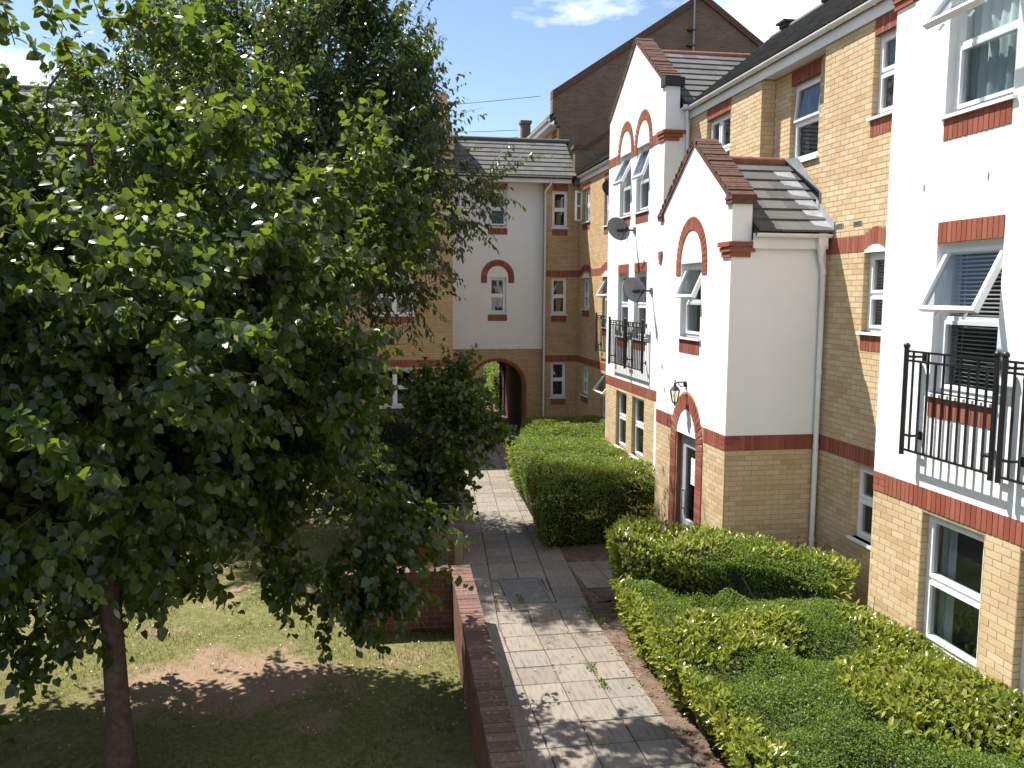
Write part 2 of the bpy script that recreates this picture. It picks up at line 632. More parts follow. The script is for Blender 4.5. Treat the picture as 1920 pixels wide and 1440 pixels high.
def finish_pieces(things, limit=300):
    cache = {}
    for (tname, pname), lst in PIECES.items():
        ranked = sorted(lst, key=lambda q: -piece_area(q[3], q[4], q[5]) * q[6])
        rest = []
        for i, (mat, parent, kind, cen, dims, M, wgt) in enumerate(ranked):
            if i >= limit or piece_area(cen, dims, M) * wgt < 40:
                rest.append(ranked[i])
                continue
            k = (mat, tuple(round(x, 3) for x in dims))
            if k not in cache:
                a, b, c_ = (x / 2 for x in dims)
                cache[k] = MB().box(-a, a, -b, b, -c_, c_).mesh(pname, mat)
            o = bpy.data.objects.new(pname, cache[k])
            m4 = Matrix.Translation(cen)
            if M is not None:
                m4 = m4 @ Matrix(M).to_4x4()
            reg(o, parent, m4)
        if rest:
            C = np.array([q[3] for q in rest], float)
            D = np.array([q[4] for q in rest], float)
            Ms = np.array([np.eye(3) if q[5] is None else np.array(q[5]) for q in rest])
            cor = np.array([(-.5, -.5, -.5), (.5, -.5, -.5), (.5, .5, -.5), (-.5, .5, -.5), (-.5, -.5, .5), (.5, -.5, .5), (.5, .5, .5), (-.5, .5, .5)])
            L = cor[None] * D[:, None, :]
            V = np.einsum('nij,nkj->nki', Ms, L) + C[:, None, :]
            F = np.array(BOXF)[None] + (np.arange(len(rest)) * 8)[:, None, None]
            me = fast_mesh(pname + '_field', V.reshape(-1, 3), F.reshape(-1, 4), rest[0][0], 4, False)
            o = bpy.data.objects.new(pname + '_field', me)
            reg(o, things[tname])
            o['kind'] = 'stuff'


def rects_minus(s0, s1, t0, t1, holes):
    """cut a rectangle into boxes around rectangular holes"""
    ts = sorted({t0, t1} | {min(max(h[2], t0), t1) for h in holes} | {min(max(h[3], t0), t1) for h in holes})
    out = []
    for a, b in zip(ts[:-1], ts[1:]):
        if b - a < 1e-4:
            continue
        m = (a + b) / 2
        cuts = sorted((max(h[0], s0), min(h[1], s1)) for h in holes if h[2] < m < h[3] and h[1] > s0 and h[0] < s1)
        s = s0
        for c0, c1 in cuts:
            if c0 > s + 1e-4:
                out.append((s, c0, a, b))
            s = max(s, c1)
        if s < s1 - 1e-4:
            out.append((s, s1, a, b))
    return out


def wall(bld, pl, s0, s1, t0, t1, holes, mat, name='wall', thick=.3, d=0.0):
    m = MB()
    for (a, b, c_, e) in rects_minus(s0, s1, t0, t1, holes):
        m.pbox(pl, a, b, c_, e, d - thick, d)
    return m.build(name, mat, bld)


def lay_bricks(tname, wallpart, pl, s0, s1, t0, t1, holes, mat='brick_yellow', pname='brick', proud=.0025, phase=0.0):
    k0 = int(math.floor(t0 / .075 + 1e-6))
    k1 = int(math.ceil(t1 / .075 - 1e-6))
    for k in range(k0, k1):
        a = max(k * .075, t0) + .005
        b = min((k + 1) * .075, t1) - .005
        if b - a < .025:
            continue
        mid = (a + b) / 2
        cuts = sorted((h[0], h[1]) for h in holes if h[2] < mid < h[3])
        free, s = [], s0
        for c0, c1 in cuts:
            if c0 > s:
                free.append((s, min(c0, s1)))
            s = max(s, c1)
        if s < s1:
            free.append((s, s1))
        off = (k % 2) * .1125 + phase
        for (f0, f1) in free:
            n = math.floor((f0 - off) / .225)
            x = off + n * .225
            while x < f1 - .02:
                q0, q1 = max(x, f0) + .005, min(x + .225, f1) - .005
                if q1 - q0 > .03:
                    cs = (q0 + q1) / 2
                    ln, h = round(q1 - q0, 3), round(b - a, 3)
                    dep = .016
                    cen = pl.p(cs, mid, proud + random.uniform(-.0008, .0008) - dep / 2)
                    dims = (dep, ln, h) if pl.kind == 'W' else (ln, dep, h)
                    piece((tname, pname), mat, wallpart, pl.kind, cen, dims, None, .35 if mid < .75 else 1.0)
                x += .225


def reveal_bricks(tname, wallpart, pl, holes, depth=.085):
    """header courses lining the sides of window openings"""
    for (s0, s1, t0, t1) in holes:
        for s, sg in ((s0, 1), (s1, -1)):
            k = int(math.floor(t0 / .075))
            while k * .075 < t1:
                a, b = max(k * .075, t0) + .005, min((k + 1) * .075, t1) - .005
                if b - a > .02:
                    cen = pl.p(s + sg * .001, (a + b) / 2, -depth / 2 + .001)
                    dims = (depth, .006, round(b - a, 3)) if pl.kind == 'W' else (.006, depth, round(b - a, 3))
                    piece((tname, 'brick'), 'brick_yellow', wallpart, pl.kind, cen, dims, None, .5)
                k += 1


def soldiers(tname, wallpart, pl, s0, s1, t0, t1, rise=None, proud=.006, pname='soldier_brick', mat='brick_red', skip=()):
    """a band of bricks on end; rise(s) lifts the band over a segmental head"""
    n = max(1, round((s1 - s0) / .075))
    w = (s1 - s0) / n
    for i in range(n):
        a = s0 + i * w + .0045
        b = s0 + (i + 1) * w - .0045
        c_ = (a + b) / 2
        if any(k0 < c_ < k1 for k0, k1 in skip):
            continue
        dz = rise(c_) if rise else 0.0
        dep = .02
        cen = pl.p(c_, (t0 + t1) / 2 + dz, proud + random.uniform(-.001, .001) - dep / 2)
        dims = (dep, round(b - a, 3), t1 - t0 - .008) if pl.kind == 'W' else (round(b - a, 3), dep, t1 - t0 - .008)
        piece((tname, pname), mat, wallpart, pl.kind, cen, dims)


def backing(bld, pl, s0, s1, t0, t1, d=.003, mat='mortar_light', name='mortar_bed', rise=None):
    m = MB()
    if rise is None:
        m.pbox(pl, s0, s1, t0, t1, -.03, d)
    else:
        n = max(2, int((s1 - s0) / .075))
        for i in range(n):
            a, b = s0 + (s1 - s0) * i / n, s0 + (s1 - s0) * (i + 1) / n
            dz = rise((a + b) / 2)
            m.pbox(pl, a, b, t0 + dz, t1 + dz, -.03, d)
    return m.build(name, mat, bld)


def arch_ring(tname, wallpart, bld, pl, sc, tspring, ri, ro, tlegs=None, proud=.012, n=None, el=1.0):
    """voussoirs round a semicircular head, with stacked bricks down the legs; el stretches the height"""
    n = n or max(9, int(math.pi * ro / .078))
    rm = (ri + ro) / 2
    segs = MB()
    for i in range(24):
        a0, a1 = math.pi * i / 24, math.pi * (i + 1) / 24
        pts = [(sc + ri * math.cos(a0), tspring + el * ri * math.sin(a0)), (sc + ro * math.cos(a0), tspring + el * ro * math.sin(a0)),
               (sc + ro * math.cos(a1), tspring + el * ro * math.sin(a1)), (sc + ri * math.cos(a1), tspring + el * ri * math.sin(a1))]
        segs.prism(pts, lambda s, t: pl.p(s, t, -.02), lambda s, t: pl.p(s, t, .004))
    if tlegs is not None:
        segs.pbox(pl, sc - ro, sc - ri, tlegs, tspring, -.02, .004)
        segs.pbox(pl, sc + ri, sc + ro, tlegs, tspring, -.02, .004)
    segs.build('mortar_bed', 'mortar_light', bld)
    for i in range(n):
        a = math.pi * (i + .5) / n
        wdt = math.pi * rm / n - .008
        ca, sa = math.cos(a), math.sin(a)
        cen = pl.p(sc + rm * ca, tspring + el * rm * sa, proud - .01)
        if pl.kind == 'W':
            M = ((1, 0, 0), (0, ca, -sa), (0, sa, ca))
            dims = (.02, round(ro - ri - .004, 3), round(wdt, 3))
        else:
            M = ((ca, 0, -sa), (0, 1, 0), (sa, 0, ca))
            dims = (round(ro - ri - .004, 3), .02, round(wdt, 3))
        piece((tname, 'arch_brick'), 'brick_red', wallpart, pl.kind, cen, dims, M)
    if tlegs is not None:
        m = round((tspring - tlegs) / .075)
        h = (tspring - tlegs) / max(m, 1)
        for sgn in (-1, 1):
            for k in range(m):
                cen = pl.p(sc + sgn * rm, tlegs + (k + .5) * h, proud - .01)
                dims = (.02, round(ro - ri - .006, 3), round(h - .009, 3)) if pl.kind == 'W' else (round(ro - ri - .006, 3), .02, round(h - .009, 3))
                piece((tname, 'arch_brick'), 'brick_red', wallpart, pl.kind, cen, dims)


def window(bld, pl, s0, s1, t0, t1, transom=None, mull=(), recess=.085, opened=None, angle=28, hinge='top', sill=True,
           curtain=None, blind=False, label=None, arch=0.0, room='interior', margin=.35):
    """uPVC window set in a hole of the wall; 'opened' is the index (0 lower, 1 upper) of the light that stands open"""
    fw = .055
    d0, d1 = -recess - .06, -recess
    f = MB()
    f.pbox(pl, s0, s0 + fw, t0, t1, d0, d1)
    f.pbox(pl, s1 - fw, s1, t0, t1, d0, d1)
    f.pbox(pl, s0 + fw, s1 - fw, t0, t0 + fw, d0, d1)
    f.pbox(pl, s0 + fw, s1 - fw, t1 - fw, t1, d0, d1)
    xs = [s0 + fw] + [x for m in mull for x in (m - fw / 2, m + fw / 2)] + [s1 - fw]
    for m in mull:
        f.pbox(pl, m - fw / 2, m + fw / 2, t0 + fw, t1 - fw, d0, d1 + .002)
    rows = [(t0 + fw, t1 - fw)]
    if transom is not None:
        rows = [(t0 + fw, transom - .02), (transom + .02, t1 - fw)]
        for a, b in zip(xs[::2], xs[1::2]):
            f.pbox(pl, a, b, transom - .02, transom + .02, d0, d1 - .002)
    if arch:
        seg = 10
        pts = [(s0, t1), (s1, t1)]
        for i in range(1, seg):
            u = 1 - i / seg
            pts.append((s0 + (s1 - s0) * u, t1 + arch * (1 - (2 * u - 1) ** 2)))
        f.prism(pts, lambda s, t: pl.p(s, t, -.1), lambda s, t: pl.p(s, t, .0175))
    w = f.build('window', 'upvc', bld)
    if label:
        w['label'] = label
    for a, b in zip(xs[::2], xs[1::2]):
        for ri, (c_, e) in enumerate(rows):
            is_open = opened is not None and ri == opened
            sash = MB()
            sw = .042
            dd0, dd1 = d0 + .005, d1 + .014
            ang = rad(angle)
            hs, ht, hd = (a, e, dd1)

            def fn(s, t, d):
                if hinge == 'top':
                    r = e - t
                    return s, e - r * math.cos(ang) + (d - dd1) * math.sin(ang), dd1 + r * math.sin(ang) + (d - dd1) * math.cos(ang)
                if hinge == 'far':
                    r = b - s
                    return b - r * math.cos(ang) + (d - dd1) * math.sin(ang), t, dd1 + r * math.sin(ang) + (d - dd1) * math.cos(ang)
                r = s - a
                return a + r * math.cos(ang) - (d - dd1) * math.sin(ang), t, dd1 + r * math.sin(ang) + (d - dd1) * math.cos(ang)
            g = fn if is_open else None
            sash.pbox(pl, a, a + sw, c_, e, dd0, dd1, g)
            sash.pbox(pl, b - sw, b, c_, e, dd0, dd1, g)
            sash.pbox(pl, a + sw, b - sw, c_, c_ + sw, dd0, dd1, g)
            sash.pbox(pl, a + sw, b - sw, e - sw, e, dd0, dd1, g)
            if is_open:
                for hx in (a + .25 * (b - a), a + .75 * (b - a)):
                    sash.pbox(pl, hx - .012, hx + .012, c_ - .05, c_ + .02, dd0 - .04, dd0 - .02, g)
            sash.build('sash', 'upvc', w)
            pn = MB()
            dm = (dd0 + dd1) / 2
            pn.pbox(pl, a + sw - .004, b - sw + .004, c_ + sw - .004, e - sw + .004, dm - .004, dm + .004, g)
            pn.build('pane', 'glass', w)
    if sill:
        sl = MB()
        sl.pbox(pl, s0 - .04, s1 + .04, t0 - .035, t0, -recess - .02, .045)
        sl.build('sill', 'upvc_sill', w)
    rm = MB()
    a, b, c_, e = s0 - margin, s1 + margin, t0 - .45, t1 + .25
    di, dk = -.305, -1.9
    for (q) in ((a, b, c_, e, dk - .02, dk), (a - .02, a, c_, e, dk, di), (b, b + .02, c_, e, dk, di), (a, b, c_ - .02, c_, dk, di), (a, b, e, e + .02, dk, di)):
        rm.pbox(pl, *q)
    rm.build('interior', room, w)
    if curtain:
        kind, frac = curtain if isinstance(curtain, tuple) else (curtain, 1.0)
        cm = MB()
        n = 40
        pts, fs = [], []
        for side in ((0, frac / 2), (1 - frac / 2, 1)) if frac < 1 else ((0, 1),):
            base = len(pts)
            for i in range(n + 1):
                u = side[0] + (side[1] - side[0]) * i / n
                s = s0 - .02 + (s1 - s0 + .04) * u
                dd = -.24 + .022 * math.sin(u * 46 + s0 * 3) + .012 * math.sin(u * 17 + 1)
                pts += [pl.p(s, t0 - .02, dd), pl.p(s, t1 + .02, dd * .5 - .12)]
            fs += [(base + 2 * i, base + 2 * i + 2, base + 2 * i + 3, base + 2 * i + 1) for i in range(n)]
        cm.add(pts, fs, True)
        cm.build('curtain', kind, w)
    if blind:
        bm = MB()
        n = int((t1 - t0) / .042)
        for i in range(n):
            z = t0 + .02 + i * .042
            bm.pbox(pl, s0 + .03, s1 - .03, z, z + .0025, -.225, -.2, lambda s, t, d: (s, t + (d + .21) * .5, d))
        for sx in (s0 + .18, s1 - .18):
            bm.pbox(pl, sx, sx + .004, t0 + .02, t1, -.214, -.211)
        bm.build('blind', 'blind_white', w)
    return w


def sill_panel(tname, wallpart, bld, pl, s0, s1, ttop, h=.215):
    backing(bld, pl, s0, s1, ttop - h, ttop, .002)
    soldiers(tname, wallpart, pl, s0, s1, ttop - h, ttop, None, .008)


def tiled_slope(tname, bld, O, a, b, L, S, gauge=.30, tw=.33, mat='roof_tile', pname='roof_tile', name='roof', deck=True, deck_mat='roof_dark'):
    """O lower corner, a unit along the eave, b unit up the slope, L and S the lengths"""
    O, a, b = np.array(O, float), np.array(a, float), np.array(b, float)
    n = np.cross(a, b)
    if n[2] < 0:
        n = -n
    m = MB()
    c0 = [O, O + a * L, O + a * L + b * S, O + b * S]
    m.add([tuple(p - n * .012) for p in c0] + [tuple(p - n * .09) for p in c0], BOXF)
    roof = m.build(name, deck_mat, bld)
    rows = int(math.ceil(S / gauge))
    tilt = rad(5.0)
    bb = b * math.cos(tilt) - n * math.sin(tilt)
    nn = n * math.cos(tilt) + b * math.sin(tilt)
    M = tuple(tuple(float(q[i]) for q in (a, bb, nn)) for i in range(3))
    for r in range(rows):
        ln = gauge + .06
        y0 = r * gauge
        if y0 + ln > S + .02:
            ln = S + .02 - y0
            if ln < .08:
                continue
        off = -(r % 2) * tw / 2
        x = off
        while x < L - .01:
            x0, x1 = max(x, 0), min(x + tw, L)
            if x1 - x0 > .04:
                cen = O + a * (x0 + x1) / 2 + b * (y0 + ln / 2 - .03) + n * (.028 + random.uniform(-.001, .001))
                piece((tname, pname), mat, roof, 'R', tuple(cen), (round(x1 - x0 - .003, 3), round(ln, 3), .034), M)
            x += tw
    return roof

# ================================================================ setting: ground
m = MB()
ys = [-30, 0, 6, 11, 13, 15, 17, 19, 21, 26, 40, 90, 400]
xs_ = [-400, -60, -20, -8, 0, 8, 20, 60, 400]
pts = [(x, y, gz(y) - .10) for y in ys for x in xs_]
nx = len(xs_)
m.add(pts, [(j * nx + i, j * nx + i + 1, (j + 1) * nx + i + 1, (j + 1) * nx + i) for j in range(len(ys) - 1) for i in range(nx - 1)])
ground = m.build('ground', 'ground_earth', kind='structure')

# ================================================================ the long range on the right
AB = 'apartment_building'
apt = thing(AB, (6.6, 15, 0), 'long yellow brick and white rendered apartment range with gables along the right of the path', 'building')
PA, PB, PC, PD, PE = Pl('W', 5.85), Pl('W', 6.58), Pl('W', 6.05), Pl('W', 5.12), Pl('W', 7.0)
PR = Pl('W', 6.82)
BAND1, BAND2 = (2.25, 2.475), (5.10, 5.325)


def lintel(tname, wp_, bld, pl, s0, s1, t0, h=.215):
    backing(bld, pl, s0, s1, t0, t0 + h, .002)
    soldiers(tname, wp_, pl, s0, s1, t0, t0 + h, None, .008)


def gable_coping(bld, tname, X, Y0, Y1, Yc, zf, za, dep=.34):
    """raked brick-on-edge coping of small tile courses over a gable that faces -X"""
    for sgn, ya in ((-1, Y0), (1, Y1)):
        dy, dz = Yc - ya, za - zf
        ln = math.hypot(dy, dz)
        ux, uz = dy / ln, dz / ln
        n = int(ln / .068)
        nrm = np.array([0, -uz * (1 if dy > 0 else -1), abs(ux)])
        up = np.array([0, ux, uz])
        m = MB()
        a = np.array([X - .03, ya - .0 * ux, zf])
        P = [a, a + up * ln, a + up * ln + np.array([dep + .03, 0, 0]), a + np.array([dep + .03, 0, 0])]
        m.add([tuple(p - nrm * .03) for p in P] + [tuple(p + nrm * .045) for p in P], BOXF)
        cop = m.build('gable_coping', 'tile_brown', bld)
        M = tuple(tuple(float(q[i]) for q in (np.array([1., 0, 0]), up, nrm)) for i in range(3))
        for k in range(n):
            cen = np.array([X - .03 + (dep + .03) / 2, ya, zf]) + up * ((k + .5) * ln / n) + nrm * (.062 + random.uniform(-.010, .012))
            jit = random.uniform(-.012, .012)
            cen[0] += jit
            piece((tname, 'coping_tile'), 'tile_brown', cop, 'C', tuple(cen), (dep + .05, round(ln / n - .018, 3), .034), M)


def corbel(bld, tname, pl_w, pl_s, Ycorner, sgn, z0, zt, proud=.05, run=.40, srun=.30):
    """three stepped red courses that carry the gable foot, returning round the corner"""
    h = (zt - z0) / 3
    for k in range(3):
        pr = .012 + proud * (k + 1) / 3
        rn = run * (1 + .12 * k)
        m = MB()
        y0, y1 = (Ycorner - pr, Ycorner + rn) if sgn < 0 else (Ycorner - rn, Ycorner + pr)
        m.box(pl_w.c - pr, pl_w.c + srun + .06 * k, y0, y1, z0 + k * h + .004, z0 + (k + 1) * h - .004)
        m.build('corbel_brick', 'brick_red', bld)


def bay(tag_, PW, Y0, Y1, holes_g, holes_1, holes_2, zfoot, zapex, with_bricks=True):
    """three-storey gabled bay: brick ground floor, white render above"""
    gw = wall(apt, PW, Y0, Y1, -.3, 2.25, holes_g, 'mortar', 'ground_floor_wall')
    lay_bricks(AB, gw, PW, Y0, Y1, -.15, 2.25, holes_g)
    reveal_bricks(AB, gw, PW, holes_g)
    bw = MB()
    bw.pbox(PW, Y0, Y1, 2.25, 2.475, -.3, .002)
    bw = bw.build('band_course', 'mortar_light', apt)
    # band of soldiers with a coursed stop at each end
    soldiers(AB, bw, PW, Y0 + .225, Y1 - .225, 2.25, 2.475, None, .010)
    for e in (Y0, Y1 - .225):
        for k in range(3):
            parts = ((0, .225),) if k != 1 else ((0, .1125), (.1125, .225))
            for p0, p1 in parts:
                piece((AB, 'soldier_brick'), 'brick_red', bw, 'W', PW.p(e + (p0 + p1) / 2, 2.25 + (k + .5) * .075, 0.0), (.02, round(p1 - p0 - .009, 4), .066))
    holes = holes_1 + holes_2
    rw = wall(apt, PW, Y0, Y1, 2.475, 7.95, holes, 'render_white', 'rendered_wall', d=.006)
    yc = (Y0 + Y1) / 2
    gm = MB()
    poly = [(Y0, 7.95), (Y1, 7.95), (Y1, zfoot), (yc, zapex), (Y0, zfoot)]
    gm.prism(poly, lambda s, t_: PW.p(s, t_, -.3), lambda s, t_: PW.p(s, t_, .006))
    gm.build('gable', 'render_white', apt)
    gable_coping(apt, AB, PW.c, Y0, Y1, yc, zfoot, zapex)
    for h in holes_1:
        lintel(AB, rw, apt, Pl('W', PW.c - .006), h[0], h[1], h[3])
    for h in holes_1 + holes_2:
        sill_panel(AB, rw, apt, Pl('W', PW.c - .006), h[0], h[1], h[2] - .036)
    P2 = Pl('W', PW.c - .006)
    last = Y0
    cuts = []
    for h in holes_2:
        c_ = (h[0] + h[1]) / 2
        arch_ring(AB, rw, apt, P2, c_, 7.80, .43, .625, 7.65, n=19, el=1.22)
        cuts.append((c_ - .625, c_ + .625))
    cuts.sort()
    for a, b in zip([Y0] + [c_[1] for c_ in cuts], [c_[0] for c_ in cuts] + [Y1]):
        if b - a > .08:
            backing(apt, P2, a, b, 7.65, 7.875, .003)
            soldiers(AB, rw, P2, a, b, 7.65, 7.875)
    return rw


# near bay (runs out of the picture on the right)
aw = [(7.10, 8.04), (5.72, 6.646)]
hg = [(a, b, .79, 2.215) for a, b in aw]
h1 = [(a, b, 3.50, 5.055) for a, b in aw]
h2 = [(a, b, 6.34, 7.80) for a, b in aw]
rwA = bay('A', PA, 4.85, 8.94, hg, h1, h2, 8.83, 10.18)
corbel(apt, AB, PA, None, 8.94, 1, 7.65, 7.875, .05, .3, .5)
window(apt, PA, *hg[0], transom=1.50, curtain=('curtain_white', .55), room='interior_light', sill=True)
window(apt, PA, *hg[1], transom=1.50, room='interior_light')
window(apt, PA, *h1[0], transom=4.285, opened=1, angle=27, blind=True)
window(apt, PA, *h1[1], transom=4.285, curtain='curtain_white')
window(apt, PA, *h2[0], transom=7.03, opened=1, angle=38, curtain='curtain_blue')
window(apt, PA, *h2[1], transom=7.03, curtain='curtain_grey')
# side of the near bay towards the recess, and its roof
m = MB()
m.box(5.851, 6.9, 8.64, 8.9385, -.3, 8.83)
m.build('side_wall', 'render_white', apt)
for (yy, zz) in ((8.30, 5.62), (7.35, 5.62)):
    m = MB()
    m.pbox(Pl('W', 5.844), yy, yy + .012, zz, zz + .065, -.01, .008)
    m.build('weep_vent', 'galvanised', apt)

# tall gabled bay further along
cw = [(17.95, 18.82), (19.25, 20.10)]
hgC = [(a, b, .80, 2.205) for a, b in cw]
h1C = [(a, b, 3.53, 5.02) for a, b in cw]
h2C = [(a, b, 6.36, 7.80) for a, b in cw]
rwC = bay('C', PC, 17.0, 21.05, hgC, h1C, h2C, 8.80, 10.18)
corbel(apt, AB, PC, None, 17.0, -1, 7.65, 7.875, .05, .3, .30)
window(apt, PC, *hgC[0], transom=1.55, room='interior')
window(apt, PC, *hgC[1], transom=1.55)
window(apt, PC, *h1C[0], transom=4.285, curtain=('curtain_white', .7))
window(apt, PC, *h1C[1], transom=4.285, curtain=('curtain_white', .7))
window(apt, PC, *h2C[0], transom=7.05, opened=1, angle=20, curtain=('curtain_white', .8))
window(apt, PC, *h2C[1], transom=7.05, opened=1, angle=26, curtain=('curtain_white', .8))
PCs = Pl('S', 17.0)
m = MB()
m.pbox(PCs, 6.046, 6.34, -.3, 8.80, -.25, .004)
m.pbox(PCs, 6.34, 6.60, -.3, 8.26, -.25, .004)
m.build('side_wall', 'render_white', apt)
for (yy, zz) in ((20.5, 5.55), (20.1, 5.55), (18.95, 5.55), (18.25, 5.55), (17.5, 5.55)):
    m = MB()
    m.pbox(Pl('W', 6.044), yy, yy + .012, zz, zz + .06, -.01, .008)
    m.build('weep_vent', 'galvanised', apt)

# ---- recessed wall between the bays (yellow brick, three storeys)
bw_ = (10.03, 10.53)
hB = [(*bw_, 1.20, 2.22), (*bw_, 4.03, 5.085), (*bw_, 6.84, 7.88)]
hBl = [(15.0, 16.1, 6.50, 7.88)]
recess = (11.75, 13.76, 5.50, 8.2)
wB = wall(apt, PB, 8.6, 17.0, -.3, 8.12, hB + hBl + [recess], 'mortar', 'recessed_wall')
cut_bands = [(8.6, 11.52, 2.25, 2.475), (8.6, 11.52, 5.10, 5.325)]


def riseB(s):
    x = (s - 10.28) / .27
    return .10 * max(0.0, 1 - x * x)


lay_bricks(AB, wB, PB, 8.9, 11.75, -.15, 8.12, hB + cut_bands + [(10.0, 10.56, 5.08, 5.40), (10.03, 10.53, 3.79, 4.03), (10.03, 10.53, 6.60, 6.84), (10.03, 10.53, 7.88, 8.2)])
lay_bricks(AB, wB, PB, 13.76, 17.0, 5.3, 8.12, hBl + [(15.0, 16.1, 7.88, 8.2), recess])
reveal_bricks(AB, wB, PB, hB + hBl)
backing(apt, PB, 8.9, 11.5, *BAND1, .003)
soldiers(AB, wB, PB, 8.9, 11.5, *BAND1)
backing(apt, PB, 8.9, 11.5, *BAND2, .003, rise=riseB)
soldiers(AB, wB, PB, 8.9, 11.5, *BAND2, riseB)
sill_panel(AB, wB, apt, PB, *bw_, 3.995)
sill_panel(AB, wB, apt, PB, *bw_, 6.805)
lintel(AB, wB, apt, PB, *bw_, 7.88, .215)
lintel(AB, wB, apt, PB, 15.0, 16.1, 7.88, .215)
window(apt, PB, *hB[0], transom=1.75)
window(apt, PB, *hB[1], transom=4.53, blind=True, arch=.10)
window(apt, PB, *hB[2], transom=7.39)
window(apt, PB, *hBl[0], transom=7.25, mull=(15.6,), room='interior_light')
# set-back panel over the porch roof
hR = [(12.30, 13.20, 6.64, 7.88)]
wR = wall(apt, PR, 11.6, 13.9, 5.3, 8.12, hR, 'mortar', 'set_back_wall', .2)
lay_bricks(AB, wR, PR, 11.75, 13.76, 5.5, 8.12, hR + [(12.30, 13.2, 7.88, 8.2)])
reveal_bricks(AB, wR, PR, hR)
lintel(AB, wR, apt, PR, 12.30, 13.20, 7.88, .215)
window(apt, PR, *hR[0], transom=7.27, opened=1, angle=5, curtain=('curtain_grey', .4), room='interior_light')
PRs = Pl('S', 13.756)
rs = wall(apt, PRs, 6.581, 6.82, 5.4, 8.12, [], 'mortar', 'recess_side', .1)
lay_bricks(AB, rs, PRs, 6.586, 6.812, 5.4, 8.12, [])
for yy in (11.18, 10.72):
    m = MB()
    m.pbox(PB, yy - .105, yy + .105, 5.46, 5.525, -.01, .010)
    ab = m.build('air_brick', 'galvanised', apt)
    m = MB()
    for k in range(3):
        m.pbox(PB, yy - .09, yy + .09, 5.470 + k * .018, 5.479 + k * .018, .0085, .0125)
    m.build('slot', 'dish_black', ab)

# ---- gabled entrance porch block
hDg = [(12.565, 13.43, -.3, 2.24)]
hD1 = [(12.565, 13.435, 3.83, 5.02)]
wD = wall(apt, PD, 11.504, 14.5, -.3, 2.25, hDg, 'mortar', 'ground_floor_wall')
lay_bricks(AB, wD, PD, 11.5, 14.5, -.15, 2.25, [(12.31, 13.74, -.3, 2.3)])
m = MB()
m.pbox(PD, 11.504, 14.5, 2.25, 2.475, -.3, .002)
bD = m.build('band_course', 'mortar_light', apt)
soldiers(AB, bD, PD, 11.725, 12.31, *BAND1, None, .010)
soldiers(AB, bD, PD, 13.74, 14.5, *BAND1, None, .010)
for k in range(3):
    parts = ((0, .225),) if k != 1 else ((0, .1125), (.1125, .225))
    for p0, p1 in parts:
        piece((AB, 'soldier_brick'), 'brick_red', bD, 'W', PD.p(11.5 + (p0 + p1) / 2, 2.25 + (k + .5) * .075, 0.0), (.02, round(p1 - p0 - .009, 4), .066))
rD = wall(apt, PD, 11.504, 14.5, 2.475, 5.3, hD1, 'render_white', 'rendered_wall', d=.006)
m = MB()
m.prism([(11.504, 5.3), (14.5, 5.3), (14.5, 5.86), (13.0, 6.90), (11.504, 5.86)], lambda s, t_: PD.p(s, t_, -.3), lambda s, t_: PD.p(s, t_, .006))
m.build('gable', 'render_white', apt)
gable_coping(apt, AB, 5.12, 11.5, 14.5, 13.0, 5.86, 6.90)
PD2 = Pl('W', 5.114)
# white tympanum inside the door arch
m = MB()
m.prism([(13.0 + .435 * math.cos(a), 2.24 + .50 * math.sin(a)) for a in [math.pi * i / 16 for i in range(17)]], lambda s, t_: PD2.p(s, t_, -.02), lambda s, t_: PD2.p(s, t_, .0065))
m.build('tympanum', 'render_white', apt)
arch_ring(AB, wD, apt, PD2, 13.022, 2.06, .445, .70, -.15, n=21, el=1.27)
arch_ring(AB, rD, apt, PD2, 13.0, 5.02, .455, .65, 4.83, n=21, el=1.13)
sill_panel(AB, rD, apt, PD2, 12.565, 13.435, 3.79)
window(apt, PD, *hD1[0], transom=4.42, opened=1, angle=24, room='interior_light')
corbel(apt, AB, PD, None, 11.5, -1, 5.05, 5.275, .055, .28, .28)
corbel(apt, AB, PD, None, 14.5, 1, 5.05, 5.275, .02, .12, .28)
PDs = Pl('S', 11.5)
wDs = wall(apt, PDs, 5.1195, 6.58, -.3, 2.25, [], 'mortar', 'porch_side_wall')
lay_bricks(AB, wDs, PDs, 5.128, 6.572, -.15, 2.25, [], phase=.03)
m = MB()
m.pbox(PDs, 5.1185, 6.58, 2.25, 2.475, -.3, .0)
bDs = m.build('band_course', 'mortar_light', apt)
soldiers(AB, bDs, PDs, 5.345, 6.572, *BAND1, None, .009)
for k in range(3):
    parts = ((0, .225),) if k != 1 else ((0, .1125), (.1125, .225))
    for p0, p1 in parts:
        piece((AB, 'soldier_brick'), 'brick_red', bDs, 'S', PDs.p(5.12 + (p0 + p1) / 2, 2.25 + (k + .5) * .075, -.001), (round(p1 - p0 - .009, 4), .02, .066))
m = MB()
m.pbox(PDs, 5.1145, 6.58, 2.475, 5.30, -.3, .004)
m.pbox(PDs, 5.1145, 5.40, 5.30, 5.86, -.3, .004)
m.build('porch_side_render', 'render_white', apt)
m = MB()
m.box(5.43, 6.58, 14.2, 14.497, -.3, 5.3)
m.build('porch_far_wall', 'render_white', apt)
# brown kneeler blocks at the gable feet
for y0, y1 in ((11.44, 11.66), (14.34, 14.56)):
    m = MB()
    m.box(5.08, 5.45, y0, y1, 5.80, 5.93)
    m.box(5.07, 5.46, y0 - .01, y1 + .01, 5.865, 5.90)
    m.build('kneeler', 'tile_brown', apt)
m = MB()
m.box(6.0, 6.42, 16.93, 17.2, 8.74, 8.92)
m.build('kneeler', 'roof_dark', apt)

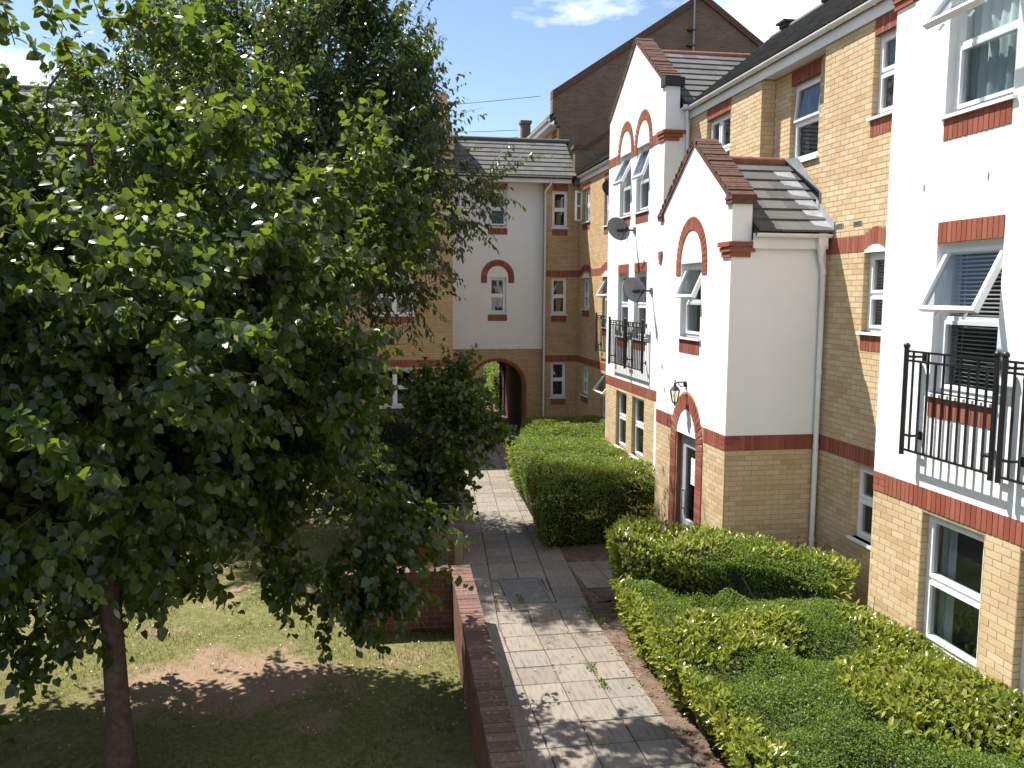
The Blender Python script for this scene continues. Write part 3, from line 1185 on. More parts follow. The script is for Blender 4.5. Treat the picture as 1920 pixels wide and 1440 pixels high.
m = MB()
m.box(5.124, 5.42, 13.424, 13.4285, -.1, 2.238)
m.box(5.124, 5.42, 12.5665, 12.571, -.1, 2.238)
m.build('door_reveal', 'brick_red', apt)
# door: grey frame, tall glass, paper notice
m = MB()
pd_ = Pl('W', 5.20)
m.pbox(pd_, 12.565, 12.64, -.1, 2.24, -.06, 0)
m.pbox(pd_, 13.28, 13.43, -.1, 2.24, -.06, 0)
m.pbox(pd_, 12.64, 13.28, 2.12, 2.24, -.06, 0)
m.pbox(pd_, 12.64, 12.74, .0, 2.12, -.05, .012)
m.pbox(pd_, 13.18, 13.28, .0, 2.12, -.05, .012)
m.pbox(pd_, 12.74, 13.18, .0, .80, -.05, .012)
m.pbox(pd_, 12.74, 13.18, 2.02, 2.12, -.05, .012)
door = m.build('door', 'grey_paint', apt, 'grey framed entrance door with tall glass and a white notice')
m = MB()
m.pbox(pd_, 12.735, 13.185, .795, 2.025, -.025, -.017)
m.build('pane', 'glass', door)
m = MB()
m.pbox(pd_, 12.80, 13.02, 1.42, 1.86, -.0165, -.0135)
m.build('notice', 'notice_print', door)
m = MB()
m.tube([pd_.p(13.23, .95, .05), pd_.p(13.23, 1.30, .05)], .012)
m.pbox(pd_, 13.215, 13.245, .96, .985, .011, .05)
m.pbox(pd_, 13.215, 13.245, 1.265, 1.29, .011, .05)
m.build('handle', 'galvanised', door)
m = MB()
for q in ((12.2, 13.8, -.1, 2.5, -1.72, -1.7), (12.18, 12.2, -.1, 2.5, -1.7, -.2), (13.8, 13.82, -.1, 2.5, -1.7, -.2), (12.2, 13.8, 2.5, 2.52, -1.7, -.2), (12.2, 13.8, -.12, -.1, -1.7, -.2)):
    m.pbox(pd_, *q)
m.build('hallway', 'interior', door)
m = MB()
m.box(4.75, 5.19, 12.45, 13.55, -.1, .06)
m.build('doorstep', 'steel_cover', apt)

# ---- far wing of the range, distant brick
hE = [(26.5, 27.4, 6.85, 7.9), (23.7, 24.85, 6.55, 7.9), (26.4, 27.35, 4.05, 5.05), (23.7, 24.9, 3.55, 5.05), (26.4, 27.3, 1.24, 2.19), (23.7, 24.92, .8, 2.15)]
wE = wall(apt, PE, 20.8, 28.0, -.5, 8.19, hE, 'far_brick_west', 'far_wing_wall')


def riseE(s):
    r = 0
    for c_, w in ((26.87, .75), (24.3, .85)):
        r = max(r, .17 * max(0.0, 1 - ((s - c_) / w) ** 2))
    return r


backing(apt, PE, 20.8, 28.0, *BAND1, .003)
soldiers(AB, wE, PE, 20.8, 28.0, *BAND1)
backing(apt, PE, 20.8, 28.0, *BAND2, .003, rise=riseE)
soldiers(AB, wE, PE, 20.8, 28.0, *BAND2, riseE)
for h in hE:
    sill_panel(AB, wE, apt, PE, h[0], h[1], h[2] - .036)
for h in hE[:2]:
    lintel(AB, wE, apt, PE, h[0], h[1], h[3], .2)
window(apt, PE, *hE[0], transom=7.38, mull=(26.95,), opened=None, curtain='curtain_grey')
window(apt, PE, *hE[1], transom=7.1)
window(apt, PE, *hE[2], transom=4.5, mull=(26.87,), arch=.16)
window(apt, PE, *hE[3], transom=4.4, opened=1, angle=30, arch=.16)
window(apt, PE, *hE[4], transom=1.72, mull=(26.85,), opened=None)
window(apt, PE, *hE[5], transom=1.5, opened=1, angle=38)
# the casement that stands open beside the corner
m = MB()
q = Pl('W', 7.0)
a = rad(42)


def csm(s, t_, d):
    r = 27.4 - s
    return 27.4 - r * math.cos(a), t_, .02 + r * math.sin(a) + d


for (s0, s1, t0, t1) in ((26.98, 27.03, 6.9, 7.85), (27.35, 27.40, 6.9, 7.85), (27.03, 27.35, 6.9, 6.95), (27.03, 27.35, 7.8, 7.85), (27.03, 27.35, 7.36, 7.4)):
    m.pbox(q, s0 - .0, s1, t0, t1, 0, .05, csm)
oc = m.build('open_casement', 'upvc', apt)
m = MB()
m.pbox(q, 27.02, 27.36, 6.94, 7.81, .02, .028, csm)
m.build('pane', 'glass', oc)

# ---- eaves: soffit, fascia, gutter with brackets
def eaves(bld, pl, s0, s1, zb, out, back, brackets=True, gut=True):
    m = MB()
    m.pbox(pl, s0, s1, zb, zb + .012, -back, out - .02)
    m.build('soffit', 'soffit', bld)
    m = MB()
    m.pbox(pl, s0, s1, zb - .025, zb + .19, out - .02, out)
    m.build('fascia', 'gutter_white', bld)
    if not gut:
        return
    # half round gutter
    n = 8
    r = .058
    prof = [(math.cos(math.pi + math.pi * i / n) * r, math.sin(math.pi + math.pi * i / n) * r) for i in range(n + 1)]
    prof += [(x * .86, y * .86) for x, y in reversed(prof)]
    g = MB()
    g.prism(prof, lambda d, t_: pl.p(s0, zb + .185 + t_, out + .062 + d), lambda d, t_: pl.p(s1, zb + .185 + t_, out + .062 + d))
    gut_o = g.build('gutter', 'gutter_white', bld)
    k = int((s1 - s0) / .95)
    for i in range(k):
        s = s0 + (i + .5) * (s1 - s0) / k
        b = MB()
        prof2 = [(x * 1.12, y * 1.12) for x, y in prof[:n + 1]] + [(x * 1.0, y * 1.0) for x, y in reversed(prof[:n + 1])]
        b.prism(prof2, lambda d, t_: pl.p(s - .015, zb + .185 + t_, out + .062 + d), lambda d, t_: pl.p(s + .015, zb + .185 + t_, out + .062 + d))
        b.build('bracket', 'gutter_white', gut_o)


eaves(apt, PB, 8.94, 16.96, 8.12, .035, .3)
eaves(apt, PE, 21.06, 27.74, 8.19, .04, .02)
PDe = Pl('S', 11.5)
eaves(apt, PDe, 5.41, 6.56, 5.20, .085, 0)
m = MB()
m.box(6.35, 6.60, 16.82, 16.998, 8.26, 8.30)
m.build('soffit', 'soffit', apt)
m = MB()
m.tube([(6.36, 16.80, 8.30), (6.60, 16.80, 8.30)], .05)
m.build('gutter', 'gutter_white', apt)

# down pipes
def pipe(bld, pts, r=.036, clips=()):
    m = MB()
    m.tube(pts, r, 10)
    p = m.build('drainpipe', 'gutter_white', bld)
    for c_ in clips:
        k = MB()
        k.tube([(c_[0], c_[1], c_[2] - .025), (c_[0], c_[1], c_[2] + .025)], r * 1.22, 10)
        k.build('clip', 'gutter_white', p)


m = MB()
m.box(6.36, 6.50, 11.32, 11.42, 5.20, 5.40)
m.tube([(6.43, 11.37, 5.22), (6.43, 11.37, 5.08)], [.075, .04], 10)
m.build('hopper', 'gutter_white', apt)
pipe(apt, [(6.43, 11.37, 5.12), (6.43, 11.37, 5.02), (6.50, 11.42, 4.88), (6.50, 11.42, 3.0), (6.50, 11.42, .02)], .038,
     [(6.5, 11.42, 4.85), (6.5, 11.42, 3.4), (6.5, 11.42, 2.3), (6.5, 11.42, .9)])
pipe(apt, [(6.46, 16.88, 8.24), (6.47, 16.90, 8.1), (6.50, 16.92, 7.96), (6.50, 16.92, 0)], .036, [(6.5, 16.92, 7.5), (6.5, 16.92, 6.4)])

# ---- roofs of the range
sl = .71
cs, sn = 1 / math.hypot(1, sl), sl / math.hypot(1, sl)
tiled_slope(AB, apt, (6.47, 3.0, 8.325), (0, 1, 0), (cs, 0, sn), 18.0, 4.80, .30, .33)
tiled_slope(AB, apt, (6.86, 21.05, 8.40), (0, 1, 0), (cs, 0, sn), 6.70, 4.65, .30, .33)
m = MB()
for (x, y0, y1) in ((10.38, 3.0, 21.2), (10.62, 21.0, 27.75)):
    m.tube([(x, y0, 11.08), (x, y1, 11.08)], .11, 8)
m.build('ridge', 'roof_tile', apt)
m = MB()       # back slope
m.add([(10.4, 3, 11.05), (10.4, 28, 11.05), (14.3, 28, 8.3), (14.3, 3, 8.3), (10.4, 3, 10.97), (10.4, 28, 10.97), (14.3, 28, 8.2), (14.3, 3, 8.2)], BOXF)
m.build('roof', 'roof_dark', apt)
for yv in (20.4, 18.4):
    m = MB()
    m.box(10.22, 10.54, yv - .16, yv + .16, 11.12, 11.22)
    m.box(10.15, 10.61, yv - .22, yv + .22, 11.22, 11.27)
    m.build('ridge_vent', 'roof_dark', apt)
# cross gable roofs
slc = .72
c2, s2 = 1 / math.hypot(1, slc), slc / math.hypot(1, slc)
tiled_slope(AB, apt, (6.40, 16.83, 8.37), (1, 0, 0), (0, c2, s2), 2.6, 2.2 / c2, .30, .33)
tiled_slope(AB, apt, (6.40, 21.22, 8.37), (1, 0, 0), (0, -c2, s2), 2.75, 2.2 / c2, .30, .33)
m = MB()
m.tube([(6.40, 19.03, 9.93), (8.75, 19.03, 9.96)], .10, 8)
m.build('ridge', 'ridge_tile', apt)
tiled_slope(AB, apt, (6.20, 4.7, 8.37), (1, 0, 0), (0, c2, s2), 2.75, 2.2 / c2, .30, .33)
tiled_slope(AB, apt, (6.20, 9.1, 8.37), (1, 0, 0), (0, -c2, s2), 2.75, 2.2 / c2, .30, .33)
sld = .715
c3, s3 = 1 / math.hypot(1, sld), sld / math.hypot(1, sld)
tiled_slope(AB, apt, (5.44, 11.33, 5.405), (1, 0, 0), (0, c3, s3), 1.36, 1.68 / c3, .295, .33)
tiled_slope(AB, apt, (5.44, 14.67, 5.405), (1, 0, 0), (0, -c3, s3), 1.12, 1.68 / c3, .295, .33)
m = MB()
m.tube([(5.44, 13.0, 6.62), (6.62, 13.0, 6.62)], .095, 10)
m.build('ridge', 'ridge_tile', apt)
# lead: soakers up the abutment, stepped flashing on the brickwork, cover on the set-back ledge
m = MB()
for k in range(6):
    y0 = 11.30 + k * .242
    z0 = 5.405 + (y0 - 11.33) * sld
    a_ = [(6.34, y0, z0 + .062), (6.60, y0, z0 + .068), (6.60, y0 + .27, z0 + .27 * sld + .058), (6.30, y0 + .27, z0 + .27 * sld + .052)]
    m.add(a_ + [(x, y, z - .008) for x, y, z in a_], BOXF)
lead = m.build('lead_soaker', 'lead', apt)
for k in range(6):
    y0 = 11.28 + k * .085
    z0 = 5.43 + (y0 - 11.33) * sld
    m = MB()
    m.prism([(y0, z0), (y0 + .11, z0 + .08), (y0 + .11, z0 + .235), (y0 + .012, z0 + .165)], lambda s, t_: PB.p(s, t_, .007), lambda s, t_: PB.p(s, t_, .022 - .0006 * k))
    m.build('step_flashing', 'lead', apt)
m = MB()
m.add([(6.55, 11.72, 5.78), (6.83, 11.72, 5.80), (6.83, 13.76, 6.62), (6.62, 13.0, 6.70), (6.55, 12.4, 6.62), (6.55, 11.72, 6.05)],
      [(0, 1, 2, 3, 4, 5)])
m.build('lead_apron', 'lead', apt)

# parapet gable at the end of the far wing
m = MB()
prof = [(6.80, 8.1), (10.7, 8.1), (10.7, 11.65), (7.15, 9.28), (6.80, 9.28)]
m.prism(prof, lambda s, t_: (s, 27.76, t_), lambda s, t_: (s, 28.1, t_))
m.build('parapet_gable', 'gable_brick_dark', apt)
m = MB()
prof = [(6.74, 9.28), (7.14, 9.28), (10.7, 11.65), (10.7, 11.77), (7.12, 9.40), (6.74, 9.40)]
m.prism(prof, lambda s, t_: (s, 27.70, t_), lambda s, t_: (s, 28.16, t_))
m.build('parapet_coping', 'tile_brown', apt)

# ================================================================ archway block closing the court
FB = 'archway_building'
fbl = thing(FB, (2, 28, -.2), 'three-storey brick block with a white panel above an arched passage, closing the courtyard', 'building')
PL_, PW_, PF = Pl('S', 26.4), Pl('S', 28.4), Pl('S', 28.0)
cols = [(.22, 1.43), (-2.9, -1.7), (-5.9, -4.7)]
hL = []
for a, b in cols:
    hL += [(a, b, 1.0, 2.23), (a, b, 3.85, 5.03), (a, b, 6.72, 7.93)]
for a, b in ((-10.7, -9.6), (-14.8, -13.6)):
    hL += [(a, b, 1.0, 2.23), (a, b, 3.85, 5.03), (a, b, 6.72, 7.93)]
wL = wall(fbl, PL_, -17, 2.626, -.6, 8.2, hL, 'far_brick_south', 'front_wall', d=0)
white_holes = [h for h in hL if -12 < h[0] < -8]
m = MB()
for r_ in rects_minus(-12, -7.9, 2.6, 8.2, white_holes):
    m.pbox(PL_, *r_, 0, .03)
m.build('white_panel', 'render_white', fbl)


def riseL(s):
    r = 0
    for a, b in cols:
        c_, w = (a + b) / 2, (b - a) / 2 + .22
        r = max(r, .14 * max(0.0, 1 - ((s - c_) / w) ** 2))
    return r


backing(fbl, PL_, -7.9, 2.626, *BAND1, .003)
soldiers(FB, wL, PL_, -7.9, 2.626, *BAND1)
backing(fbl, PL_, -7.9, 2.626, *BAND2, .003, rise=riseL)
soldiers(FB, wL, PL_, -7.9, 2.626, *BAND2, riseL)
for h in hL:
    q = PL_ if not (-12 < h[0] < -8) else Pl('S', 26.37)
    sill_panel(FB, wL, fbl, q, h[0], h[1], h[2] - .036, .2)
    if h[3] > 7 or q is not PL_:
        lintel(FB, wL, fbl, q, h[0], h[1], h[3], .2)
    window(fbl, PL_, *h, transom=(h[2] + h[3]) / 2, mull=((h[0] + h[1]) / 2,), arch=.13 if (3 < h[2] < 5 and q is PL_) else 0)
m = MB()
m.box(2.3, 2.624, 26.41, 29.5, -.6, 8.3)
m.build('side_wall', 'far_brick_west', fbl)

hW = [(4.03, 4.635, 6.75, 7.97), (4.04, 4.63, 3.87, 5.08)]
wW = wall(fbl, PW_, 2.4, 5.95, 2.665, 8.25, hW, 'render_white', 'white_panel', d=.02)
PW2 = Pl('S', 28.38)
lintel(FB, wW, fbl, PW2, 4.0, 4.66, 7.97)
sill_panel(FB, wW, fbl, PW2, 4.0, 4.66, 6.71)
sill_panel(FB, wW, fbl, PW2, 4.0, 4.66, 3.83)
arch_ring(FB, wW, fbl, PW2, 4.335, 5.10, .36, .565, 4.89, n=17)
window(fbl, PW_, *hW[0], transom=7.36, opened=0, angle=10, hinge='top')
window(fbl, PW_, *hW[1], transom=4.47, blind=False, curtain=('curtain_white', .5))
for k in range(5):
    m = MB()
    m.box(3.2 + k * .47, 3.212 + k * .47, 28.365, 28.38, 2.66, 2.74)
    m.build('weep_vent', 'galvanised', fbl)
# brick base with the arched passage
AC, AR, ASP = 4.33, .91, 1.40


def arch_wall(bld, y0, y1, x0, x1, ztop, c_, r, sp, mat, name):
    m = MB()
    m.box(x0, c_ - r, y0, y1, -.6, ztop)
    m.box(c_ + r, x1, y0, y1, -.6, ztop)
    n = 22
    for i in range(n):
        a0, a1 = math.pi * i / n, math.pi * (i + 1) / n
        xa, za = c_ + r * math.cos(a0), sp + .93 * r * math.sin(a0)
        xb, zb = c_ + r * math.cos(a1), sp + .93 * r * math.sin(a1)
        m.add([(xb, y0, zb), (xa, y0, za), (xa, y1, za), (xb, y1, zb), (xb, y0, ztop), (xa, y0, ztop), (xa, y1, ztop), (xb, y1, ztop)], BOXF)
    return m.build(name, mat, bld)


base = arch_wall(fbl, 28.4, 28.72, 2.4, 5.95, 2.665, AC, AR, ASP, 'far_brick_south', 'passage_front')
arch_ring(FB, base, fbl, PW_, AC, ASP, AR, AR + .115, -.2, n=38, el=.93, proud=.012)
arch_wall(fbl, 32.4, 32.7, 2.4, 6.95, 2.9, AC + .05, .82, 1.35, 'far_brick_south', 'passage_rear')
m = MB()
m.box(3.1, AC - AR - .02, 28.72, 32.4, -.6, 2.9)
m.box(AC + AR + .02, 5.6, 28.72, 32.4, -.6, 2.9)
m.box(3.1, 5.6, 28.72, 32.4, 2.62, 2.9)
m.build('passage_lining', 'brick_brown', fbl)

hF = [(6.10, 6.63, 6.72, 7.94), (6.10, 6.63, 3.85, 5.08), (6.11, 6.63, 1.03, 2.25)]
wF = wall(fbl, PF, 5.875, 6.995, -.6, 8.2, hF, 'far_brick_south', 'corner_wall', .355)
backing(fbl, PF, 5.875, 6.995, *BAND1, .003)
soldiers(FB, wF, PF, 5.875, 6.995, *BAND1)
backing(fbl, PF, 5.875, 6.995, *BAND2, .003)
soldiers(FB, wF, PF, 5.875, 6.995, *BAND2)
for h in hF:
    sill_panel(FB, wF, fbl, PF, h[0], h[1], h[2] - .036)
    window(fbl, PF, *h, transom=(h[2] + h[3]) / 2, margin=.19)
lintel(FB, wF, fbl, PF, 6.10, 6.63, 7.94)

eaves(fbl, PW_, 2.64, 6.70, 8.19, .62, .1)
eaves(fbl, PL_, -17, 2.62, 8.19, .30, .02)
m = MB()
m.tube([(6.0, 27.72, 8.28), (6.0, 27.76, 8.12), (5.86, 27.93, 7.92), (5.86, 27.95, 4), (5.86, 27.95, -.1)], .036, 8)
m.build('drainpipe', 'gutter_white', fbl)
slf = .745
c4, s4 = 1 / math.hypot(1, slf), slf / math.hypot(1, slf)
tiled_slope(FB, fbl, (2.66, 27.66, 8.36), (1, 0, 0), (0, c4, s4), 4.2, 2.35, .295, .33)
m = MB()
m.add([(2.66, 29.5, 9.74), (6.9, 29.5, 9.74), (6.9, 32.7, 7.4), (2.66, 32.7, 7.4), (2.66, 29.5, 9.66), (6.9, 29.5, 9.66), (6.9, 32.7, 7.3), (2.66, 32.7, 7.3)], BOXF)
m.build('roof', 'roof_dark', fbl)
m = MB()
m.tube([(2.66, 29.53, 9.79), (7.0, 29.53, 9.79)], .10, 8)
m.build('ridge', 'roof_tile', fbl)
slw = .78
c5, s5 = 1 / math.hypot(1, slw), slw / math.hypot(1, slw)
tiled_slope(FB, fbl, (-17, 26.02, 8.36), (1, 0, 0), (0, c5, s5), 19.3, 3.75, .30, .33)
m = MB()
m.tube([(-17, 28.98, 10.72), (2.3, 28.98, 10.72)], .10, 8)
m.build('ridge', 'roof_tile', fbl)
m = MB()
m.add([(-17, 28.98, 10.68), (2.3, 28.98, 10.68), (2.3, 33, 7.4), (-17, 33, 7.4), (-17, 28.98, 10.6), (2.3, 28.98, 10.6), (2.3, 33, 7.3), (-17, 33, 7.3)], BOXF)
m.build('roof', 'roof_dark', fbl)
# upstand party wall at the end of the taller roof
m = MB()
m.prism([(26.05, 8.1), (26.05, 8.75), (28.85, 11.05), (29.15, 11.05), (31.5, 9.2), (31.5, 8.1)], lambda s, t_: (2.33, s, t_), lambda s, t_: (2.62, s, t_))
m.build('party_parapet', 'far_brick_west', fbl)
m = MB()
m.prism([(26.0, 8.75), (28.84, 11.06), (29.16, 11.06), (31.5, 9.22), (31.5, 9.30), (29.2, 11.14), (28.8, 11.14), (26.0, 8.83)], lambda s, t_: (2.29, s, t_), lambda s, t_: (2.66, s, t_))
m.build('parapet_coping', 'tile_brown', fbl)

# ================================================================ tall gable-ended house behind
GB = 'gable_house'
gbl = thing(GB, (9, 31, -.2), 'tall dark brick gable end rising behind the archway roof', 'building')
GY, GX0, GXC, GX1 = 30.6, 6.95, 12.15, 17.3
ze, za = 11.75, 15.25
m = MB()
m.prism([(GX0, -.5), (GX1, -.5), (GX1, ze), (GXC, za), (GX0, ze)], lambda s, t_: (s, GY, t_), lambda s, t_: (s, GY + .3, t_))
m.build('gable', 'gable_brick_dark', gbl)
gsl = (za - ze) / (GXC - GX0)
for xa, xb in ((GX0 - .32, GXC), (GX1 + .32, GXC)):
    m = MB()
    za0 = ze - .32 * gsl - .02
    m.add([(xa, GY - .08, za0), (xb, GY - .08, za - .02), (xb, GY + .35, za - .02), (xa, GY + .35, za0),
           (xa, GY - .08, za0 + .26), (xb, GY - .08, za + .24), (xb, GY + .35, za + .24), (xa, GY + .35, za0 + .26)], BOXF)
    m.build('gable_coping', 'tile_brown', gbl)
m = MB()
for k, zz in enumerate((10.55, 10.70, 10.85)):
    m.box(GX0 - .10 - .07 * k, GX0 + .01, GY - .01, GY + .36, zz, zz + .149)
m.box(GX0 - .31, GX0 + .01, GY - .005, GY + .36, 11.0, ze + .05)
m.build('kneeler', 'gable_brick_dark', gbl)
PG = Pl('W', 6.95)
hG = [(31.25, 32.1, 9.2, 10.35), (34.3, 35.2, 9.2, 10.35)]
wG = wall(gbl, PG, 30.92, 36.6, -.5, 10.85, hG, 'far_brick_west', 'side_wall')
for h in hG:
    window(gbl, PG, *h, transom=9.8, opened=1, angle=35)
    lintel(GB, wG, gbl, PG, h[0], h[1], h[3], .22)
eaves(gbl, PG, 30.92, 36.4, 10.65, .34, .02)
m = MB()
m.box(6.58, 6.95, 36.4, 36.8, 10.2, 11.75)
m.box(6.52, 7.0, 36.34, 36.86, 11.75, 11.87)
m.build('kneeler', 'gable_brick_dark', gbl)
m = MB()
m.add([(6.6, 30.9, 10.86), (12.15, 30.9, za - .05), (12.15, 36.8, za - .05), (6.6, 36.8, 10.86), (6.6, 30.9, 11.0), (12.15, 30.9, za + .08), (12.15, 36.8, za + .08), (6.6, 36.8, 11.0)], BOXF)
m.add([(17.7, 30.9, 11.4), (12.15, 30.9, za - .05), (12.15, 36.8, za - .05), (17.7, 36.8, 11.4), (17.7, 30.9, 11.5), (12.15, 30.9, za + .08), (12.15, 36.8, za + .08), (17.7, 36.8, 11.5)], BOXF)
m.build('roof', 'roof_tile', gbl)

# television aerial fixed to the gable
an = thing('tv_aerial', (11.85, 30.52, 13.4), 'slim grey television aerial mast fixed to the dark gable', 'aerial')
m = MB()
m.tube([(11.85, 30.50, 13.3), (11.85, 30.50, 17.2)], .035, 8)
m.build('mast', 'galvanised', an)
for zz in (13.55, 14.1):
    m = MB()
    m.box(11.62, 11.9, 30.46, 30.62, zz, zz + .06)
    m.build('bracket', 'iron_black', an)
m = MB()
m.tube([(11.85, 30.5, 17.0), (10.9, 30.2, 17.0)], .015, 6)
for k in range(7):
    x = 11.7 - k * .12
    yy = 30.5 - (11.85 - x) * .315
    m.tube([(x, yy, 16.8), (x, yy, 17.2)], .006, 5)
m.build('elements', 'galvanised', an)

# house seen through the passage
rb = thing('rear_house', (3, 47, -.2), 'pale brick house beyond the arched passage', 'building')
m = MB()
m.box(-6, 12, 47, 47.3, -.5, 5.2)
m.build('wall', 'far_brick_south', rb)
m = MB()
m.add([(-6.3, 46.6, 5.1), (12.3, 46.6, 5.1), (12.3, 51, 8), (-6.3, 51, 8), (-6.3, 46.6, 5.2), (12.3, 46.6, 5.2), (12.3, 51, 8.1), (-6.3, 51, 8.1)], BOXF)
m.build('roof', 'roof_tile', rb)
for xw in (3.0, 6.2):
    m = MB()
    m.box(xw, xw + 1.1, 46.93, 46.998, .9, 2.1)
    w_ = m.build('window', 'upvc', rb)
    m = MB()
    m.box(xw + .07, xw + 1.03, 46.90, 46.928, .97, 2.03)
    m.build('pane', 'glass', w_)

# ================================================================ things fixed to the walls
def railing(PWx, Y0, Y1, out, zb, zt, label, nb=11):
    """black balconette rail: two round posts with ball tops, three rails, bars, wall brackets"""
    X = PWx - out
    r = thing('balconette_railing', (X, (Y0 + Y1) / 2, zb), label, 'railing', 'black window railings on the white bays')
    for y in (Y0, Y1):
        m = MB()
        m.tube([(X, y, zb), (X, y, zt)], .026, 10)
        po = m.build('post', 'iron_black', r)
        m = MB()
        m.sphere((X, y, zt + .02), .036)
        m.build('finial', 'iron_black', po)
    for z, h in ((zt - .035, .022), (zt - .135, .022), (zb + .06, .022)):
        m = MB()
        m.box(X - .014, X + .014, Y0 + .026, Y1 - .026, z - h / 2, z + h / 2)
        m.build('rail', 'iron_black', r)
    for i in range(1, nb):
        y = Y0 + (Y1 - Y0) * i / nb
        m = MB()
        m.box(X - .009, X + .009, y - .009, y + .009, zb + .071, (zt - .046) if i % 2 == 0 else (zt - .146))
        m.build('bar', 'iron_black', r)
    for y in (Y0 + .13, Y1 - .13) if (Y1 - Y0) > 1 else (Y0, Y1):
        for z in (zt - .09, zb + .22):
            m = MB()
            m.box(X + .010, PWx - .004, y - .012, y + .012, z - .012, z + .012)
            m.box(PWx - .012, PWx - .0062, y - .035, y + .035, z - .045, z + .045)
            m.box(X - .012, X + .014, min(y, Y0) if y < (Y0 + Y1) / 2 else y, y if y < (Y0 + Y1) / 2 else max(y, Y1), z - .012, z + .012)
            m.build('bracket', 'iron_black', r)
    return r


railing(5.85, 6.93, 8.27, .13, 2.80, 3.96, 'large black railing under the open window with white blind, nearest in full view')
railing(5.85, 5.48, 6.83, .13, 2.80, 3.96, 'black railing cut off by the right edge of the picture')
railing(6.05, 17.75, 19.02, .13, 2.80, 3.93, 'black railing below the lower grey satellite dish')
railing(6.05, 19.06, 20.35, .13, 2.80, 3.93, 'black railing at the far corner of the tall white gabled bay')
railing(7.0, 23.6, 25.05, .13, 2.80, 3.93, 'small black railing on the far brick wall past the white bay', 9)


def dish(wx, y, z, label, r=.30, arm=.27, mat='dish_grey', az=205, el=27):
    """satellite dish: oval reflector, wall arm, feed arm with LNB, cable"""
    d = thing('satellite_dish', (wx, y, z), label, 'satellite dish', 'satellite dishes on the wall')
    m = MB()
    m.box(wx - .03, wx - .006, y - .06, y + .06, z - .07, z + .07)
    m.build('mount', mat, d)
    c = Vector((wx - arm - .14, y, z))
    m = MB()
    m.tube([(wx - .03, y, z), (wx - arm, y, z), (wx - arm - .02, y, z + .03)], .02, 8)
    m.build('arm', 'dish_black', d)
    fwd = Vector((math.sin(rad(az)) * math.cos(rad(el)), math.cos(rad(az)) * math.cos(rad(el)), math.sin(rad(el)))).normalized()
    side = fwd.cross(Vector((0, 0, 1))).normalized()
    up = side.cross(fwd).normalized()
    pts, fs = [], []
    nr, na = 5, 24
    for j in range(nr + 1):
        q = j / nr
        for i in range(na):
            a = 2 * math.pi * i / na
            pts.append(c + side * (r * .93 * q * math.cos(a)) + up * (r * q * math.sin(a)) + fwd * (.085 * q * q - .03))
    k = len(pts)
    pts += [p - fwd * .012 for p in pts]
    for j in range(nr):
        for i in range(na):
            i2 = (i + 1) % na
            f = (j * na + i, j * na + i2, (j + 1) * na + i2, (j + 1) * na + i)
            fs.append(f)
            fs.append(tuple(reversed([x + k for x in f])))
    for i in range(na):
        i2 = (i + 1) % na
        fs.append((nr * na + i, nr * na + i2, k + nr * na + i2, k + nr * na + i))
    m = MB()
    m.add(pts, fs, True)
    m.build('reflector', mat, d)
    foot = c - up * r * .95 + fwd * .05
    lnb = c - up * r * .62 + fwd * .36
    m = MB()
    m.tube([c - up * r * .3 - fwd * .03, foot - fwd * .03, foot, lnb], .012, 6)
    m.build('feed_arm', 'dish_black', d)
    m = MB()
    m.tube([lnb + fwd * .03, lnb - fwd * .06], [.034, .026], 8)
    m.tube([lnb, lnb - up * .07], .02, 8)
    m.build('receiver', 'dish_black', d)
    m = MB()
    m.tube([c - fwd * .05, (wx - arm, y, z)], .035, 8)
    m.build('back_plate', 'dish_black', d)
    m = MB()
    p0, p1 = lnb - up * .06, Vector((wx - arm * .6, y, z - .03))
    path = []
    for i in range(13):
        u = i / 12
        p = p0.lerp(p1, u)
        p.z -= .26 * math.sin(math.pi * u)
        path.append(p)
    m.tube(path, .005, 5)
    m.build('lead', 'cable_white', d)
    return d


dish(6.044, 18.86, 5.98, 'upper grey satellite dish between the two storeys of arched windows', az=168)
dish(6.044, 17.60, 4.60, 'lower grey satellite dish above the black railing', az=168)
dish(7.0, 23.45, 7.45, 'dark satellite dish half hidden behind the corner of the tall bay', mat='dish_black', arm=.12, r=.26, az=168)

# lantern over the entrance
lan = thing('wall_lantern', (5.114, 13.09, 3.06), 'black carriage lantern glowing amber above the entrance arch', 'lantern')
lx, ly = 4.93, 13.09
m = MB()
m.tube([(5.108, ly, 3.07), (5.085, ly, 3.07)], [.055, .045], 12)
m.tube([(5.10, ly, 3.09), (5.05, ly, 3.10), (4.98, ly, 3.10), (lx, ly, 3.075)], .011, 8)
m.tube([(5.10, ly, 3.03), (5.04, ly, 3.02), (5.0, ly, 3.06), (4.98, ly, 3.10)], .008, 6)
m.build('bracket', 'iron_black', lan)


def frustum(m, c, z0, r0, z1, r1, n=6):
    p0 = [(c[0] + r0 * math.cos(2 * math.pi * i / n), c[1] + r0 * math.sin(2 * math.pi * i / n), z0) for i in range(n)]
    p1 = [(c[0] + r1 * math.cos(2 * math.pi * i / n), c[1] + r1 * math.sin(2 * math.pi * i / n), z1) for i in range(n)]
    m.add(p0 + p1, [(i, (i + 1) % n, n + (i + 1) % n, n + i) for i in range(n)] + [tuple(range(n - 1, -1, -1)), tuple(range(n, 2 * n))])


